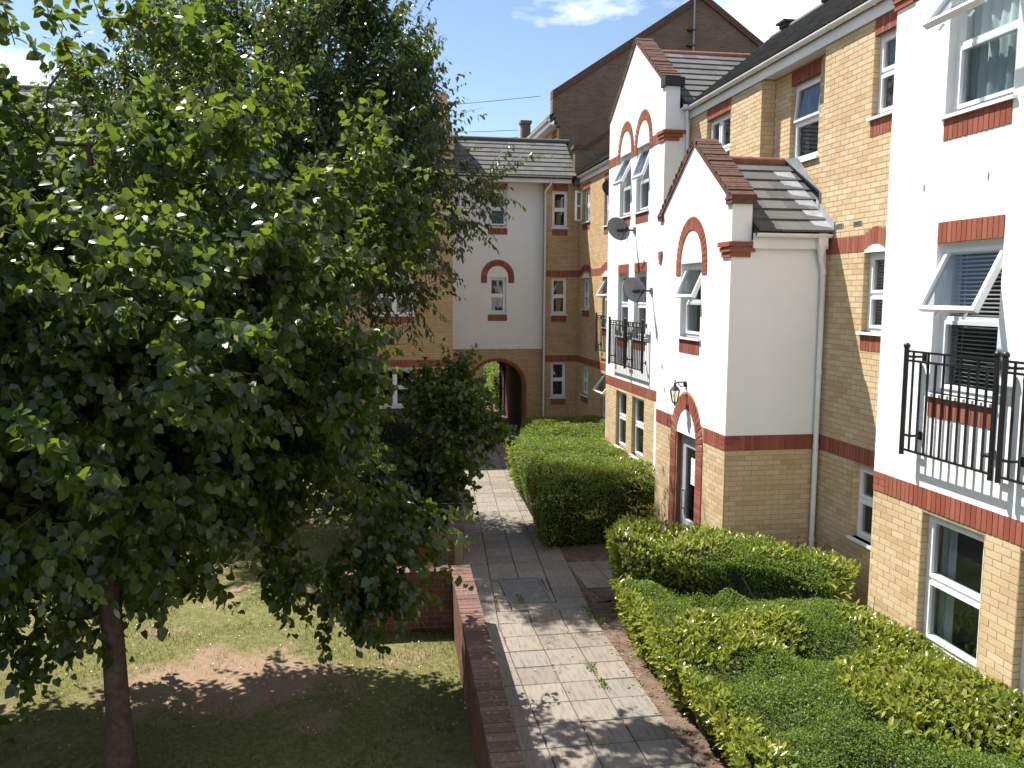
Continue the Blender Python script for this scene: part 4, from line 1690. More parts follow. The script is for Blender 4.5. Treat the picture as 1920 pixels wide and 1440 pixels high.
m = MB()
frustum(m, (lx, ly), 2.965, .092, 3.03, .045)
frustum(m, (lx, ly), 3.03, .03, 3.10, .012)
m.sphere((lx, ly, 3.12), .016, 8, 5)
m.build('cap', 'iron_black', lan)
m = MB()
for i in range(6):
    a = 2 * math.pi * i / 6
    m.tube([(lx + .082 * math.cos(a), ly + .082 * math.sin(a), 2.965), (lx + .042 * math.cos(a), ly + .042 * math.sin(a), 2.77)], .007, 5)
frustum(m, (lx, ly), 2.755, .03, 2.775, .05)
frustum(m, (lx, ly), 2.71, .004, 2.755, .022)
m.build('cage', 'iron_black', lan)
m = MB()
m.sphere((lx, ly, 2.875), .040, 10, 8)
m.build('bulb', 'bulb', lan)

# telephone wires
for k, (p0, p1, lab) in enumerate((((3.0, 34.0, 11.95), (6.9, 34.0, 12.35), 'highest thin overhead wire crossing the sky to the gable'),
                              ((3.2, 35.5, 11.2), (6.45, 36.6, 11.5), 'middle of the thin overhead wires above the archway roof'),
                              ((3.2, 35.5, 10.9), (6.45, 36.6, 11.2), 'lowest of the thin overhead wires above the archway roof'))):
    path = []
    a_, b_ = Vector(p0), Vector(p1)
    a_ = a_ + (a_ - b_) * 1.3
    for i in range(17):
        u = i / 16
        q = a_.lerp(b_, u)
        q.z -= .12 * math.sin(math.pi * u)
        path.append(q)
    MB().tube(path, .011, 5).build('overhead_wire', 'cable', None, lab, 'wire', 'overhead wires')

# ================================================================ path of square slabs
def path_right(y):
    return 3.09 if y < 11 else 3.09 + .085 * (y - 11)


m = MB()
yy = [3.0, 6, 9, 11, 13, 15, 17, 19, 21, 23, 25, 27, 28.4, 32.6, 46]
pts, n_ = [], len(yy)
for y in yy:
    r_ = path_right(y)
    l_ = r_ - 1.86
    if y > 26:
        r_, l_ = 5.6, 3.0
    pts += [(l_, y, gz(y) - .03), (r_ + (0.0), y, gz(y) - .03)]
m.add(pts, [(2 * i, 2 * i + 1, 2 * i + 3, 2 * i + 2) for i in range(n_ - 1)])
m.add([(3.05, 11.75, -.045), (5.15, 12.3, -.045), (5.15, 13.75, -.06), (3.05, 13.55, -.06)], [(0, 1, 2, 3)])
pathbase = m.build('path', 'soil', None, kind='structure')
slab_mesh = {}
rs_ = random.Random(3)


def slab(cx, cy, lx_, ly_, skew):
    k = (round(lx_, 2), round(ly_, 2))
    if k not in slab_mesh:
        a, b = lx_ / 2 - .006, ly_ / 2 - .006
        c_ = .006
        mm = MB()
        lo = [(-a, -b, -.035), (a, -b, -.035), (a, b, -.035), (-a, b, -.035)]
        md = [(-a, -b, -.006), (a, -b, -.006), (a, b, -.006), (-a, b, -.006)]
        hi = [(-a + c_, -b + c_, 0), (a - c_, -b + c_, 0), (a - c_, b - c_, 0), (-a + c_, b - c_, 0)]
        mm.add(lo + md + hi, [(8, 9, 10, 11)] + [(i, (i + 1) % 4, 4 + (i + 1) % 4, 4 + i) for i in range(4)] + [(4 + i, 4 + (i + 1) % 4, 8 + (i + 1) % 4, 8 + i) for i in range(4)])
        slab_mesh[k] = mm.mesh('paving_slab', 'paving')
    o = bpy.data.objects.new('paving_slab', slab_mesh[k])
    slope = -.02 if 11 < cy < 21 else 0
    M = Matrix.Translation((cx, cy, gz(cy) + rs_.uniform(-.003, .004))) @ Matrix.Rotation(-skew, 4, 'Z') @ Matrix.Rotation(slope + rs_.uniform(-.006, .006), 4, 'X') @ Matrix.Rotation(rs_.uniform(-.006, .006), 4, 'Y')
    reg(o, pathbase, M)


MH = (2.02, 2.68, 11.88, 13.02)
row = 0
y = 4.6
while y < 28.3:
    cy = y + .2325
    r_ = path_right(cy)
    for c_ in range(4):
        cx = r_ - .2275 - c_ * .455
        if MH[0] - .12 < cx < MH[1] + .12 and MH[2] - .12 < cy < MH[3] + .12:
            continue
        off = (0, .0, .0, .18)[c_]
        slab(cx, cy + off * 0, .455, .465, .085 if cy > 11 else 0)
    y += .465
    row += 1
for i in range(4):
    for j in range(3):
        slab(3.42 + i * .455 + .12, 12.62 + j * .465 - .02 * i, .455, .465, 0)

mh = thing('manhole_cover', (2.35, 12.45, -.03), 'dark rectangular access cover set into the paved path', 'manhole cover')
m = MB()
z0 = gz(12.45)
for (a, b, c_, d_) in ((2.02, 2.68, 11.88, 11.92), (2.02, 2.68, 12.98, 13.02), (2.02, 2.06, 11.92, 12.98), (2.64, 2.68, 11.92, 12.98)):
    m.box(a, b, c_, d_, z0 - .05, z0 + .006)
m.build('frame', 'steel_cover', mh)
m = MB()
m.box(2.065, 2.635, 11.925, 12.975, z0 - .05, z0 + .001)
m.build('lid', 'steel_cover', mh)
m = MB()
z0 = gz(12.4)
for (a, b, c_, d_) in ((1.845, 2.015, 11.585, 12.27), (1.86, 2.015, 12.275, 12.965), (2.685, 2.745, 11.88, 12.96), (2.02, 2.745, 11.585, 11.875)):
    slab((a + b) / 2, (c_ + d_) / 2, b - a, d_ - c_, .06)

# soil beds beside the path and under the hedges
m = MB()
m.add([(3.05, 3, -.03), (6.6, 3, -.03), (6.6, 11.5, -.03), (3.05, 11.8, -.03)], [(0, 1, 2, 3)])
m.add([(3.3, 13.5, -.06), (6.6, 13.5, -.06), (7.0, 21, -.20), (3.95, 21, -.20)], [(0, 1, 2, 3)])
m.add([(3.95, 21.001, -.21), (7.0, 21.001, -.21), (7.0, 28.0, -.21), (5.6, 28.0, -.21)], [(0, 1, 2, 3)])
m.build('soil_bed', 'soil', None, kind='structure')
m = MB()
m.box(3.0, 5.6, 28.1, 32.7, -.25, -.185)
m.build('passage_floor', 'asphalt_floor', None, kind='structure')

# ================================================================ lawn
def vnoise(x, y, seed=0):
    """smooth value noise on numpy arrays"""
    def h(i, j):
        v = np.sin(i * 127.1 + j * 311.7 + seed * 74.7) * 43758.5453
        return v - np.floor(v)
    xi, yi = np.floor(x), np.floor(y)
    xf, yf = x - xi, y - yi
    u, v = xf * xf * (3 - 2 * xf), yf * yf * (3 - 2 * yf)
    return (h(xi, yi) * (1 - u) + h(xi + 1, yi) * u) * (1 - v) + (h(xi, yi + 1) * (1 - u) + h(xi + 1, yi + 1) * u) * v


def fbm(x, y, seed=0):
    return .55 * vnoise(x, y, seed) + .3 * vnoise(x * 2.1, y * 2.1, seed + 5) + .15 * vnoise(x * 4.3, y * 4.3, seed + 9)


gx = np.concatenate([np.arange(-24, -8, 1.0), np.arange(-8, 1.36, .12)])
gy = np.concatenate([np.arange(2.0, 22, .14), np.arange(22, 25.4, .5)])
GX, GYY = np.meshgrid(gx, gy)
gzv = np.vectorize(gz)
GZ = gzv(GYY) - .085 + .05 * (fbm(GX * .8, GYY * .8, 3) - .5) + .02 * (fbm(GX * 5, GYY * 5, 8) - .5)
V = np.stack([GX.ravel(), GYY.ravel(), GZ.ravel()], 1)
W_, H_ = len(gx), len(gy)
ii, jj = np.meshgrid(np.arange(W_ - 1), np.arange(H_ - 1))
a_ = (jj * W_ + ii).ravel()
F = np.stack([a_, a_ + 1, a_ + W_ + 1, a_ + W_], 1)
lawn = bpy.data.objects.new('lawn', fast_mesh('lawn', V, F, 'lawn_ground', 4))
reg(lawn)
lawn['kind'] = 'structure'


def lawn_z(x, y):
    return gzv(y) - .085 + .05 * (fbm(x * .8, y * .8, 3) - .5)


# ---- leaf and blade clouds
def frames(axis, nrm):
    """orthonormal frames with columns (side, axis, normal)"""
    a = axis / np.maximum(np.linalg.norm(axis, axis=1, keepdims=True), 1e-6)
    s = np.cross(a, nrm)
    ln = np.linalg.norm(s, axis=1, keepdims=True)
    s = np.where(ln < 1e-4, np.array([[1., 0, 0]]), s / np.maximum(ln, 1e-6))
    n = np.cross(s, a)
    return np.stack([s, a, n], 2)


def leaf_base(kind):
    if kind == 'heart':      # broad, pointed, slightly cupped
        v = [(0, 0, 0), (.34, -.06, .07), (.50, .28, .09), (.30, .70, .03), (0, 1.0, -.10), (-.30, .70, .03), (-.50, .28, .09), (-.34, -.06, .07), (0, .40, 0.0)]
        f = [(8, 0, 1), (8, 1, 2), (8, 2, 3), (8, 3, 4), (8, 4, 5), (8, 5, 6), (8, 6, 7), (8, 7, 0)]
    elif kind == 'lance':    # narrow cherry leaf, arched along its length
        v = [(0, 0, 0), (.20, .35, -.02), (.17, .70, -.10), (0, 1.0, -.24), (-.17, .70, -.10), (-.20, .35, -.02), (0, .5, -.09)]
        f = [(6, 0, 1), (6, 1, 2), (6, 2, 3), (6, 3, 4), (6, 4, 5), (6, 5, 0)]
    elif kind == 'oval':     # laurel
        v = [(0, 0, 0), (.20, .30, .05), (.20, .68, .04), (0, 1.0, -.08), (-.20, .68, .04), (-.20, .30, .05), (0, .5, -.02)]
        f = [(6, 0, 1), (6, 1, 2), (6, 2, 3), (6, 3, 4), (6, 4, 5), (6, 5, 0)]
    elif kind == 'small':
        v = [(0, 0, 0), (.32, .5, .06), (0, 1.0, 0), (-.32, .5, .06)]
        f = [(0, 1, 2), (0, 2, 3)]
    else:                    # blade
        v = [(-.075, 0, 0), (.075, 0, 0), (0, 1, .12)]
        f = [(0, 1, 2)]
    return np.array(v, float), np.array(f, int)


def cloud(name, parent, pos, fr, size, kind, mat, part='foliage', single=0, single_name='leaf', kindtag='stuff'):
    bv, bf = leaf_base(kind)
    n = len(pos)
    keep = np.ones(n, bool)
    if single:
        d = pos - np.array([0, 0, CAM_H])
        q = d @ R3
        uu = 960 + FPX * q[:, 0] / np.maximum(q[:, 2], .1)
        vv = 720 + FPX * q[:, 1] / np.maximum(q[:, 2], .1)
        score = size / np.maximum(q[:, 2], .5)
        score[(uu < 0) | (uu > 1920) | (vv < 0) | (vv > 1440) | (q[:, 2] < .5)] = 0
        top = np.argsort(-score)[:single]
        keep[top] = False
        mb = MB()
        mb.add([tuple(x) for x in bv], [tuple(x) for x in bf])
        me = mb.mesh(single_name, mat)
        for i in top:
            o = bpy.data.objects.new(single_name, me)
            M = Matrix([[float(fr[i, r, c] * size[i]) for c in range(3)] + [float(pos[i, r])] for r in range(3)] + [[0, 0, 0, 1]])
            reg(o, parent, M)
    P, Fm, S = pos[keep], fr[keep], size[keep]
    V = np.einsum('nij,kj->nki', Fm, bv) * S[:, None, None] + P[:, None, :]
    F = bf[None] + (np.arange(len(P)) * len(bv))[:, None, None]
    o = bpy.data.objects.new(part, fast_mesh(part, V.reshape(-1, 3), F.reshape(-1, 3), mat, 3))
    reg(o, parent)
    if kindtag:
        o['kind'] = kindtag
    return o


def unit(n):
    v = rng.normal(size=(n, 3))
    return v / np.linalg.norm(v, axis=1, keepdims=True)


# grass, thinner on the trodden patch
N = 150000
gxp = rng.uniform(-8.5, 1.15, N)
gyp = 7.3 + (rng.random(N) ** 1.35) * 13.5
bare = np.clip(1.25 - np.hypot((gxp + 1.72) * .75, (gyp - 10.05) * 1.1) + (fbm(gxp * 2.2, gyp * 2.2, 2) - .5) * 1.9, 0, 1)
bare = np.maximum(bare, np.clip((fbm(gxp * .9, gyp * .9, 4) - .56) * 5, 0, .85))
ok = rng.random(N) > bare * 1.1
gxp, gyp = gxp[ok], gyp[ok]
n = len(gxp)
pos = np.stack([gxp, gyp, lawn_z(gxp, gyp) - .012], 1)
ax = np.stack([rng.normal(0, .45, n), rng.normal(0, .45, n), np.ones(n)], 1)
cloud('grass', None, pos, frames(ax, unit(n)), rng.uniform(.04, .085, n) * (.55 + .6 * fbm(gxp * 1.5, gyp * 1.5, 6)), 'blade', 'grass_blade', 'grass')
g_ = bpy.data.objects['grass']
tag(g_, 'short patchy grass of the lawn under the trees', 'grass', kind='stuff')
# daisies and fallen bracts on the lawn
n = 420
px, py = rng.uniform(-5, 1.0, n), rng.uniform(8.5, 17, n)
pos = np.stack([px, py, lawn_z(px, py) + rng.uniform(.01, .045, n)], 1)
cloud('daisy', None, pos, frames(unit(n) * np.array([1, 1, .15]), np.tile([[0, 0, 1.]], (n, 1)) + unit(n) * .4), rng.uniform(.015, .03, n), 'small', 'petal', 'daisies')
tag(bpy.data.objects['daisies'], 'tiny white daisies and petals scattered over the lawn', 'flowers', kind='stuff')
# litter of dry leaves on the soil strip and path edge
n = 520
px, py = rng.uniform(2.98, 3.75, n), rng.uniform(6.5, 12.2, n)
px = np.where(rng.random(n) < .12, rng.uniform(1.5, 3.0, n), px)
pos = np.stack([px, py, np.where(px < 3.09, .008, -.022) + rng.uniform(0, .012, n)], 1)
cloud('litter', None, pos, frames(unit(n) * np.array([1, 1, .2]), np.tile([[0, 0, 1.]], (n, 1)) + unit(n) * .5), rng.uniform(.025, .06, n), 'oval', 'dry_leaf', 'leaf_litter')
tag(bpy.data.objects['leaf_litter'], 'dry fallen leaves on the soil strip beside the path', 'leaf litter', kind='stuff')
# weeds in the joints
n = 260
cl = rng.integers(0, 5, n)
wx = np.array([2.66, 2.62, 3.08, 3.12, 2.2])[cl] + rng.normal(0, .035, n)
wy = np.array([9.1, 9.55, 11.3, 11.05, 12.0])[cl] + rng.normal(0, .10, n)
pos = np.stack([wx, wy, np.full(n, .0)], 1)
cloud('weeds', None, pos, frames(unit(n) * .6 + np.array([0, 0, .8]), unit(n)), rng.uniform(.02, .05, n), 'small', 'leaf_box', 'joint_weeds')
tag(bpy.data.objects['joint_weeds'], 'small weeds growing in the joints of the paving', 'weeds', kind='stuff')

# ================================================================ brick garden walls
def garden_wall(label, runs, ztop, zbot, width, loc):
    name = 'garden_wall'
    g = thing(name, loc, label, 'wall')
    key = g.name
    THINGS[key] = g
    for (p0, p1, faces) in runs:
        p0, p1 = np.array(p0, float), np.array(p1, float)
        L = np.linalg.norm(p1 - p0)
        e = (p1 - p0) / L
        nr = np.array([-e[1], e[0]])
        E3, N3 = np.array([e[0], e[1], 0]), np.array([nr[0], nr[1], 0])
        M = tuple(tuple(float(q[i]) for q in (E3, N3, np.array([0, 0, 1.]))) for i in range(3))
        zc = ztop - .11
        m = MB()
        w = width / 2
        c4_ = [p0 - nr * w, p1 - nr * w, p1 + nr * w, p0 + nr * w]
        m.add([(c[0], c[1], zbot) for c in c4_] + [(c[0], c[1], zc + .09) for c in c4_], BOXF)
        core = m.build('wall', 'mortar', g)
        nc = int(L / .079)
        for k in range(nc):
            c = p0 + e * ((k + .5) * L / nc)
            piece((key, 'coping_brick'), 'coping_brick', core, 'G', (c[0], c[1], zc + .055 + random.uniform(-.004, .004)), (round(L / nc - .006, 3), width + .045, .11), M)
        rows = int((zc - zbot) / .075)
        for sgn in faces:
            for r_ in range(rows):
                z = zc - (r_ + .5) * .075
                x = -(r_ % 2) * .1125
                while x < L:
                    x0, x1 = max(x, 0) + .005, min(x + .225, L) - .005
                    if x1 - x0 > .03:
                        c = p0 + e * ((x0 + x1) / 2) + nr * sgn * (w + .001)
                        piece((key, 'brick'), 'brick_brown', core, 'G', (c[0], c[1], z), (round(x1 - x0, 3), .016, .065), M, 1.0)
                    x += .225
    return g


THINGS = {AB: apt, FB: fbl, GB: gbl}
garden_wall('long low brown brick wall with brick coping running beside the path towards the viewer',
            [((1.235, 11.45), (1.02, 4.5), (-1, 1)), ((1.10, 11.34), (-.33, 11.40), (-1, 1))], .75, -.16, .225, (1.1, 9, -.1))
garden_wall('short brown brick retaining wall behind the nearer wall, half covered by leaves',
            [((1.40, 13.85), (-.35, 13.90), (1, -1)), ((1.45, 13.98), (1.95, 20.2), (-1, 1))], .52, -.22, .225, (1, 14, -.1))
m = MB()
m.box(-.3, 1.35, 14.0, 20.0, -.3, .30)
m.add([(1.35, 14.0, .30), (1.8, 20, .30), (1.35, 20, .30), (1.35, 14.0, -.3), (1.8, 20, -.3), (1.35, 20, -.3)], [(0, 1, 2), (0, 3, 4, 1)])
m.build('raised_bed', 'soil', None, kind='structure')

# ================================================================ hedges
def hedge(name, label, near, far, height, zb, flare, n_small, n_big, seed, small_mat='leaf_box', big_mat='leaf_laurel', gold=0, spots=(), single=0, small_size=(.022, .040), big_size=(.055, .095),
          big_mask=None, group='clipped hedges along the building'):
    """strip hedge between two polylines given at the top; the foot is drawn in by 'flare'"""
    c0 = np.mean(np.array(list(near) + list(far)), axis=0)
    g = thing(name, (c0[0], c0[1], zb), label, 'hedge', group)
    near, far = np.array(near, float), np.array(far, float)
    k = len(near) - 1

    def at(u, v):
        t = np.clip(u * k, 0, k - 1e-6)
        i = t.astype(int)
        f = (t - i)[:, None]
        a = near[i] * (1 - f) + near[i + 1] * f
        b = far[i] * (1 - f) + far[i + 1] * f
        return a * (1 - v[:, None]) + b * v[:, None]

    def top(u, v):
        p = at(u, v)
        hz = height(u, v) + .24 * (fbm(p[:, 0] * 1.7, p[:, 1] * 1.7, seed) - .5) + .05 * (fbm(p[:, 0] * 6, p[:, 1] * 6, seed + 3) - .5)
        edge = np.minimum(np.minimum(u * k * 1.2, (k - u * k) * 1.2), np.minimum(v, 1 - v) * 2.2)
        hz = hz - .10 * np.exp(-edge * 9)
        return p, hz
    cen = at(np.array([.5]), np.array([.5]))[0]
    # solid dark core, added inside the hedge to block light between the leaves
    nu, nv = 22 * k, 18
    U, Vv = np.meshgrid(np.linspace(.015, .985, nu), np.linspace(.03, .97, nv))
    p, hz = top(U.ravel(), Vv.ravel())
    mb = MB()
    tp = [(a[0], a[1], z - .10) for a, z in zip(p, hz)]
    bt = [(a[0] + (cen[0] - a[0]) * .12, a[1] + (cen[1] - a[1]) * .06, zb) for a in p]
    fs = [(j * nu + i, j * nu + i + 1, (j + 1) * nu + i + 1, (j + 1) * nu + i) for j in range(nv - 1) for i in range(nu - 1)]
    q = nu * nv
    per = [i for i in range(nu)] + [j * nu + nu - 1 for j in range(1, nv)] + [(nv - 1) * nu + i for i in range(nu - 2, -1, -1)] + [j * nu for j in range(nv - 2, 0, -1)]
    fs += [(per[(i + 1) % len(per)], per[i], q + per[i], q + per[(i + 1) % len(per)]) for i in range(len(per))]
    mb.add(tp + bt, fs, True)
    mb.build('stems_core', 'hedge_core', g)

    def sample(n, depth, lift):
        su = np.linalg.norm(near[0] - near[-1]) + .01
        sv = np.linalg.norm(near[0] - far[0]) + .01
        hh = float(np.mean(height(np.array([.5]), np.array([.5])))) - zb
        areas = np.array([su * sv * 1.25, su * hh, su * hh * .6, sv * hh, sv * hh * .5])
        face = rng.choice(5, n, p=areas / areas.sum())
        u, v, w = rng.random(n), rng.random(n), rng.random(n) ** .8
        u = np.where(face == 3, 0.0, np.where(face == 4, 1.0, u))
        v = np.where(face == 1, 0.0, np.where(face == 2, 1.0, v))
        p, hz = top(u, v)
        z = np.where(face == 0, hz, zb + .03 + (hz - zb) * w)
        fl = np.where(face == 0, 0.0, flare * (1 - w))
        out = p - cen
        out = out / np.maximum(np.linalg.norm(out, axis=1, keepdims=True), 1e-6)
        xy = p - out * fl[:, None] * 1.2
        e1 = at(np.clip(u + .01, 0, 1), v) - at(np.clip(u - .01, 0, 1), v)
        e2 = at(u, np.clip(v + .02, 0, 1)) - at(u, np.clip(v - .02, 0, 1))
        nrm = np.zeros((n, 3))
        nrm[face == 0] = (0, 0, 1)
        for fc, vec in ((1, -e2), (2, e2), (3, -e1), (4, e1)):
            s_ = face == fc
            vv = vec[s_] / np.maximum(np.linalg.norm(vec[s_], axis=1, keepdims=True), 1e-6)
            nrm[s_, :2] = vv
            nrm[s_, 2] = .15
        P = np.stack([xy[:, 0], xy[:, 1], z], 1)
        bulge = (fbm(P[:, 0] * 2.3 + P[:, 2], P[:, 1] * 2.3 - P[:, 2], seed + 7) - .5) * .22
        P += nrm * (lift + bulge - rng.random(n) ** 1.6 * depth)[:, None]
        return P, nrm
    if n_small:
        P, nrm = sample(n_small, .12, .02)
        if n_big and big_mask is not None:
            msk = big_mask(P[:, 0], P[:, 1])
            keep = rng.random(len(P)) > msk * .93
            P, nrm = P[keep], nrm[keep]
        ax = nrm * .75 + unit(len(P)) * .85
        sz = rng.uniform(*small_size, len(P))
        cloud(name, g, P, frames(ax, nrm + unit(len(P)) * .6), sz, 'small', small_mat, 'foliage')
    if n_big:
        P, nrm = sample(n_big, .10, .045)
        if big_mask is not None:
            keep = rng.random(len(P)) < big_mask(P[:, 0], P[:, 1])
            P, nrm = P[keep], nrm[keep]
        ax = nrm * .7 + unit(len(P)) * .8 + np.array([0, 0, .25])
        sz = rng.uniform(*big_size, len(P))
        cloud(name, g, P, frames(ax, nrm + unit(len(P)) * .5), sz, 'oval', big_mat, 'broad_leaves', single=single)
    if gold:
        P, nrm = sample(gold * 14, .05, .05)
        msk = (fbm(P[:, 0] * 1.6, P[:, 1] * 1.6 + P[:, 2], seed + 21) > .62)
        P, nrm = P[msk][:gold], nrm[msk][:gold]
        ax = nrm * .7 + unit(len(P)) * .8
        cloud(name, g, P, frames(ax, nrm + unit(len(P)) * .5), rng.uniform(.03, .06, len(P)), 'oval', 'leaf_gold', 'golden_leaves')
    if len(spots):
        S = np.array(spots, float)
        k_ = rng.integers(0, len(S), 70 * len(S))
        P = S[k_] + rng.normal(0, 1, (len(k_), 3)) * np.array([.16, .12, .05])
        ax = unit(len(P)) * .8 + np.array([0, 0, .7])
        cloud(name, g, P, frames(ax, unit(len(P)) + np.array([0, 0, .8])), rng.uniform(.04, .075, len(P)), 'oval', 'leaf_gold', 'golden_leaves')
    return g


def mask1(x, y):
    wob = (fbm(x * 2.2, y * 2.2, 31) - .5) * .7
    band = np.clip((.50 - np.abs(y - 8.5 + (x - 3.9) * .15 + wob)) * 5, 0, 1) * np.clip((4.75 - x + wob) * 4, 0, 1)
    edge = np.clip((3.42 - x + wob * .4) * 5, 0, 1)
    right = np.clip((x - 4.35 + wob) * 4, 0, 1) * np.clip((7.75 - y + wob) * 4, 0, 1) * np.clip((y - 5.9 + wob) * 3, 0, 1)
    wallside = np.clip((x - 5.05 + wob * .6) * 4, 0, 1) * np.clip((8.6 - y) * 3, 0, 1)
    return np.clip(np.maximum.reduce([band, edge, right, wallside]), 0, 1)


def height1(u, v):
    x, y = 3.1 + 2.65 * u, 4.6 + 5.2 * v
    h = .68 + .26 * u
    for cx, cy, r_, d_ in ((4.62, 8.05, .26, .34), (3.55, 7.35, .2, .16), (5.0, 6.1, .25, .2), (4.1, 9.35, .22, .14), (4.0, 5.7, .25, .2)):
        h = h - d_ * np.exp(-((x - cx) ** 2 + (y - cy) ** 2) / (2 * r_ * r_))
    return h


hedge('clipped_hedge', 'large mixed green hedge with glossy broad leaves in the near right corner beside the path',
      [(3.08, 4.6), (5.80, 4.6)], [(3.28, 10.85), (5.72, 8.90)], height1, -.03, .24, 170000, 40000, 41, big_mask=mask1, single=300, small_size=(.017, .032), big_size=(.06, .105))


def mask2(x, y):
    return np.clip(np.maximum((fbm(x * 1.3, y * 1.3, 55) - .5) * 6, np.clip((4.3 - x) * 1.5, 0, 1) + np.clip((y - 11.3 + (x - 4) * .5) * 2, 0, 1)), 0, 1)


hedge('clipped_hedge', 'middle hedge strip curving round the white porch corner towards the drainpipe',
      [(3.42, 11.2), (4.75, 10.25), (5.62, 9.25)], [(3.66, 12.2), (5.02, 11.45), (6.42, 10.0)], lambda u, v: 1.08 + 0 * u, -.03, .18, 60000, 9000, 47, big_mask=mask2)


def mask3(x, y):
    return np.clip((fbm(x * 1.2, y * 1.2, 77) - .56) * 6, 0, 1)


hedge('clipped_hedge', 'long dark-sided hedge with golden tips between the path and the tall gabled bay',
      [(3.02, 14.35), (5.30, 14.62)], [(3.38, 20.55), (5.92, 20.85)], lambda u, v: 1.22 - .10 * v - .30 * np.exp(-((v - .42 - .06 * np.sin(u * 5)) / .05) ** 2) - .12 * (v > .42), gz(17) - .0, .22, 75000, 7000, 53, gold=900, spots=[(3.75, 14.85, 1.24), (4.1, 14.9, 1.25), (4.5, 15.0, 1.25), (3.2, 14.4, .95), (3.1, 14.6, .8), (4.9, 14.4, .65), (3.9, 14.25, .6)], big_mask=mask3, small_size=(.026, .046), small_mat='leaf_box')
hedge('clipped_hedge', 'pale green hedge at the far end of the path next to the arched passage',
      [(3.85, 21.0), (6.90, 21.3)], [(4.55, 24.3), (6.90, 24.4)], lambda u, v: .92 + 0 * u, gz(24), .15, 26000, 0, 61, small_size=(.035, .06))
hedge('shrub_border', 'dark shrub border along the foot of the brick front behind the trees',
      [(-12, 24.7), (2.3, 24.7)], [(-12, 26.2), (2.3, 26.2)], lambda u, v: .85 + 0 * u, gz(25), .1, 30000, 0, 67, small_mat='leaf_dark', small_size=(.05, .09), group='shrubs')
hedge('clipped_hedge', 'bright sunlit hedge seen through the arched passage',
      [(5.05, 34.2), (7.4, 34.2)], [(5.9, 43), (8.3, 43)], lambda u, v: 1.35 + 0 * u, -.2, .1, 16000, 0, 71, small_size=(.06, .1), group='hedges beyond the passage')

# a few leggy laurels against the recessed wall
def laurel(loc, h, n, label, seed):
    g = thing('laurel_shrub', loc, label, 'shrub', 'young laurels at the wall foot')
    r = np.random.default_rng(seed)
    m = MB()
    P, A, S = [], [], []
    for k in range(n):
        a = r.uniform(0, 6.28)
        tip = np.array(loc) + np.array([math.cos(a) * h * .4, math.sin(a) * h * .4, h * r.uniform(.7, 1.05)])
        m.tube([loc, tuple((np.array(loc) + tip) / 2 + r.normal(0, .03, 3)), tuple(tip)], [.009, .006, .003], 5)
        for q in range(11):
            u = .35 + .65 * q / 10
            p = np.array(loc) * (1 - u) + tip * u
            P.append(p)
            b = a + q * 2.4
            A.append((math.cos(b), math.sin(b), .55))
            S.append(r.uniform(.07, .12))
    m.build('stems_core', 'twig', g)
    P, A, S = np.array(P), np.array(A), np.array(S)
    cloud('laurel', g, P, frames(A, np.tile([[0, 0, 1.]], (len(P), 1))), S, 'oval', 'leaf_laurel', 'leaves', kindtag=None)
    return g


laurel((6.15, 10.75, -.03), 1.05, 9, 'leafy laurel shrub at the foot of the drainpipe', 1)
laurel((5.75, 8.75, .2), .95, 8, 'laurel shrub standing against the near brick corner', 2)
laurel((6.3, 26.6, -.2), .8, 8, 'shaded shrub in the far corner below the white drainpipe', 3)
laurel((4.95, 14.3, .0), 1.15, 9, 'spiky young shrub rising from the dark end of the long hedge', 4)

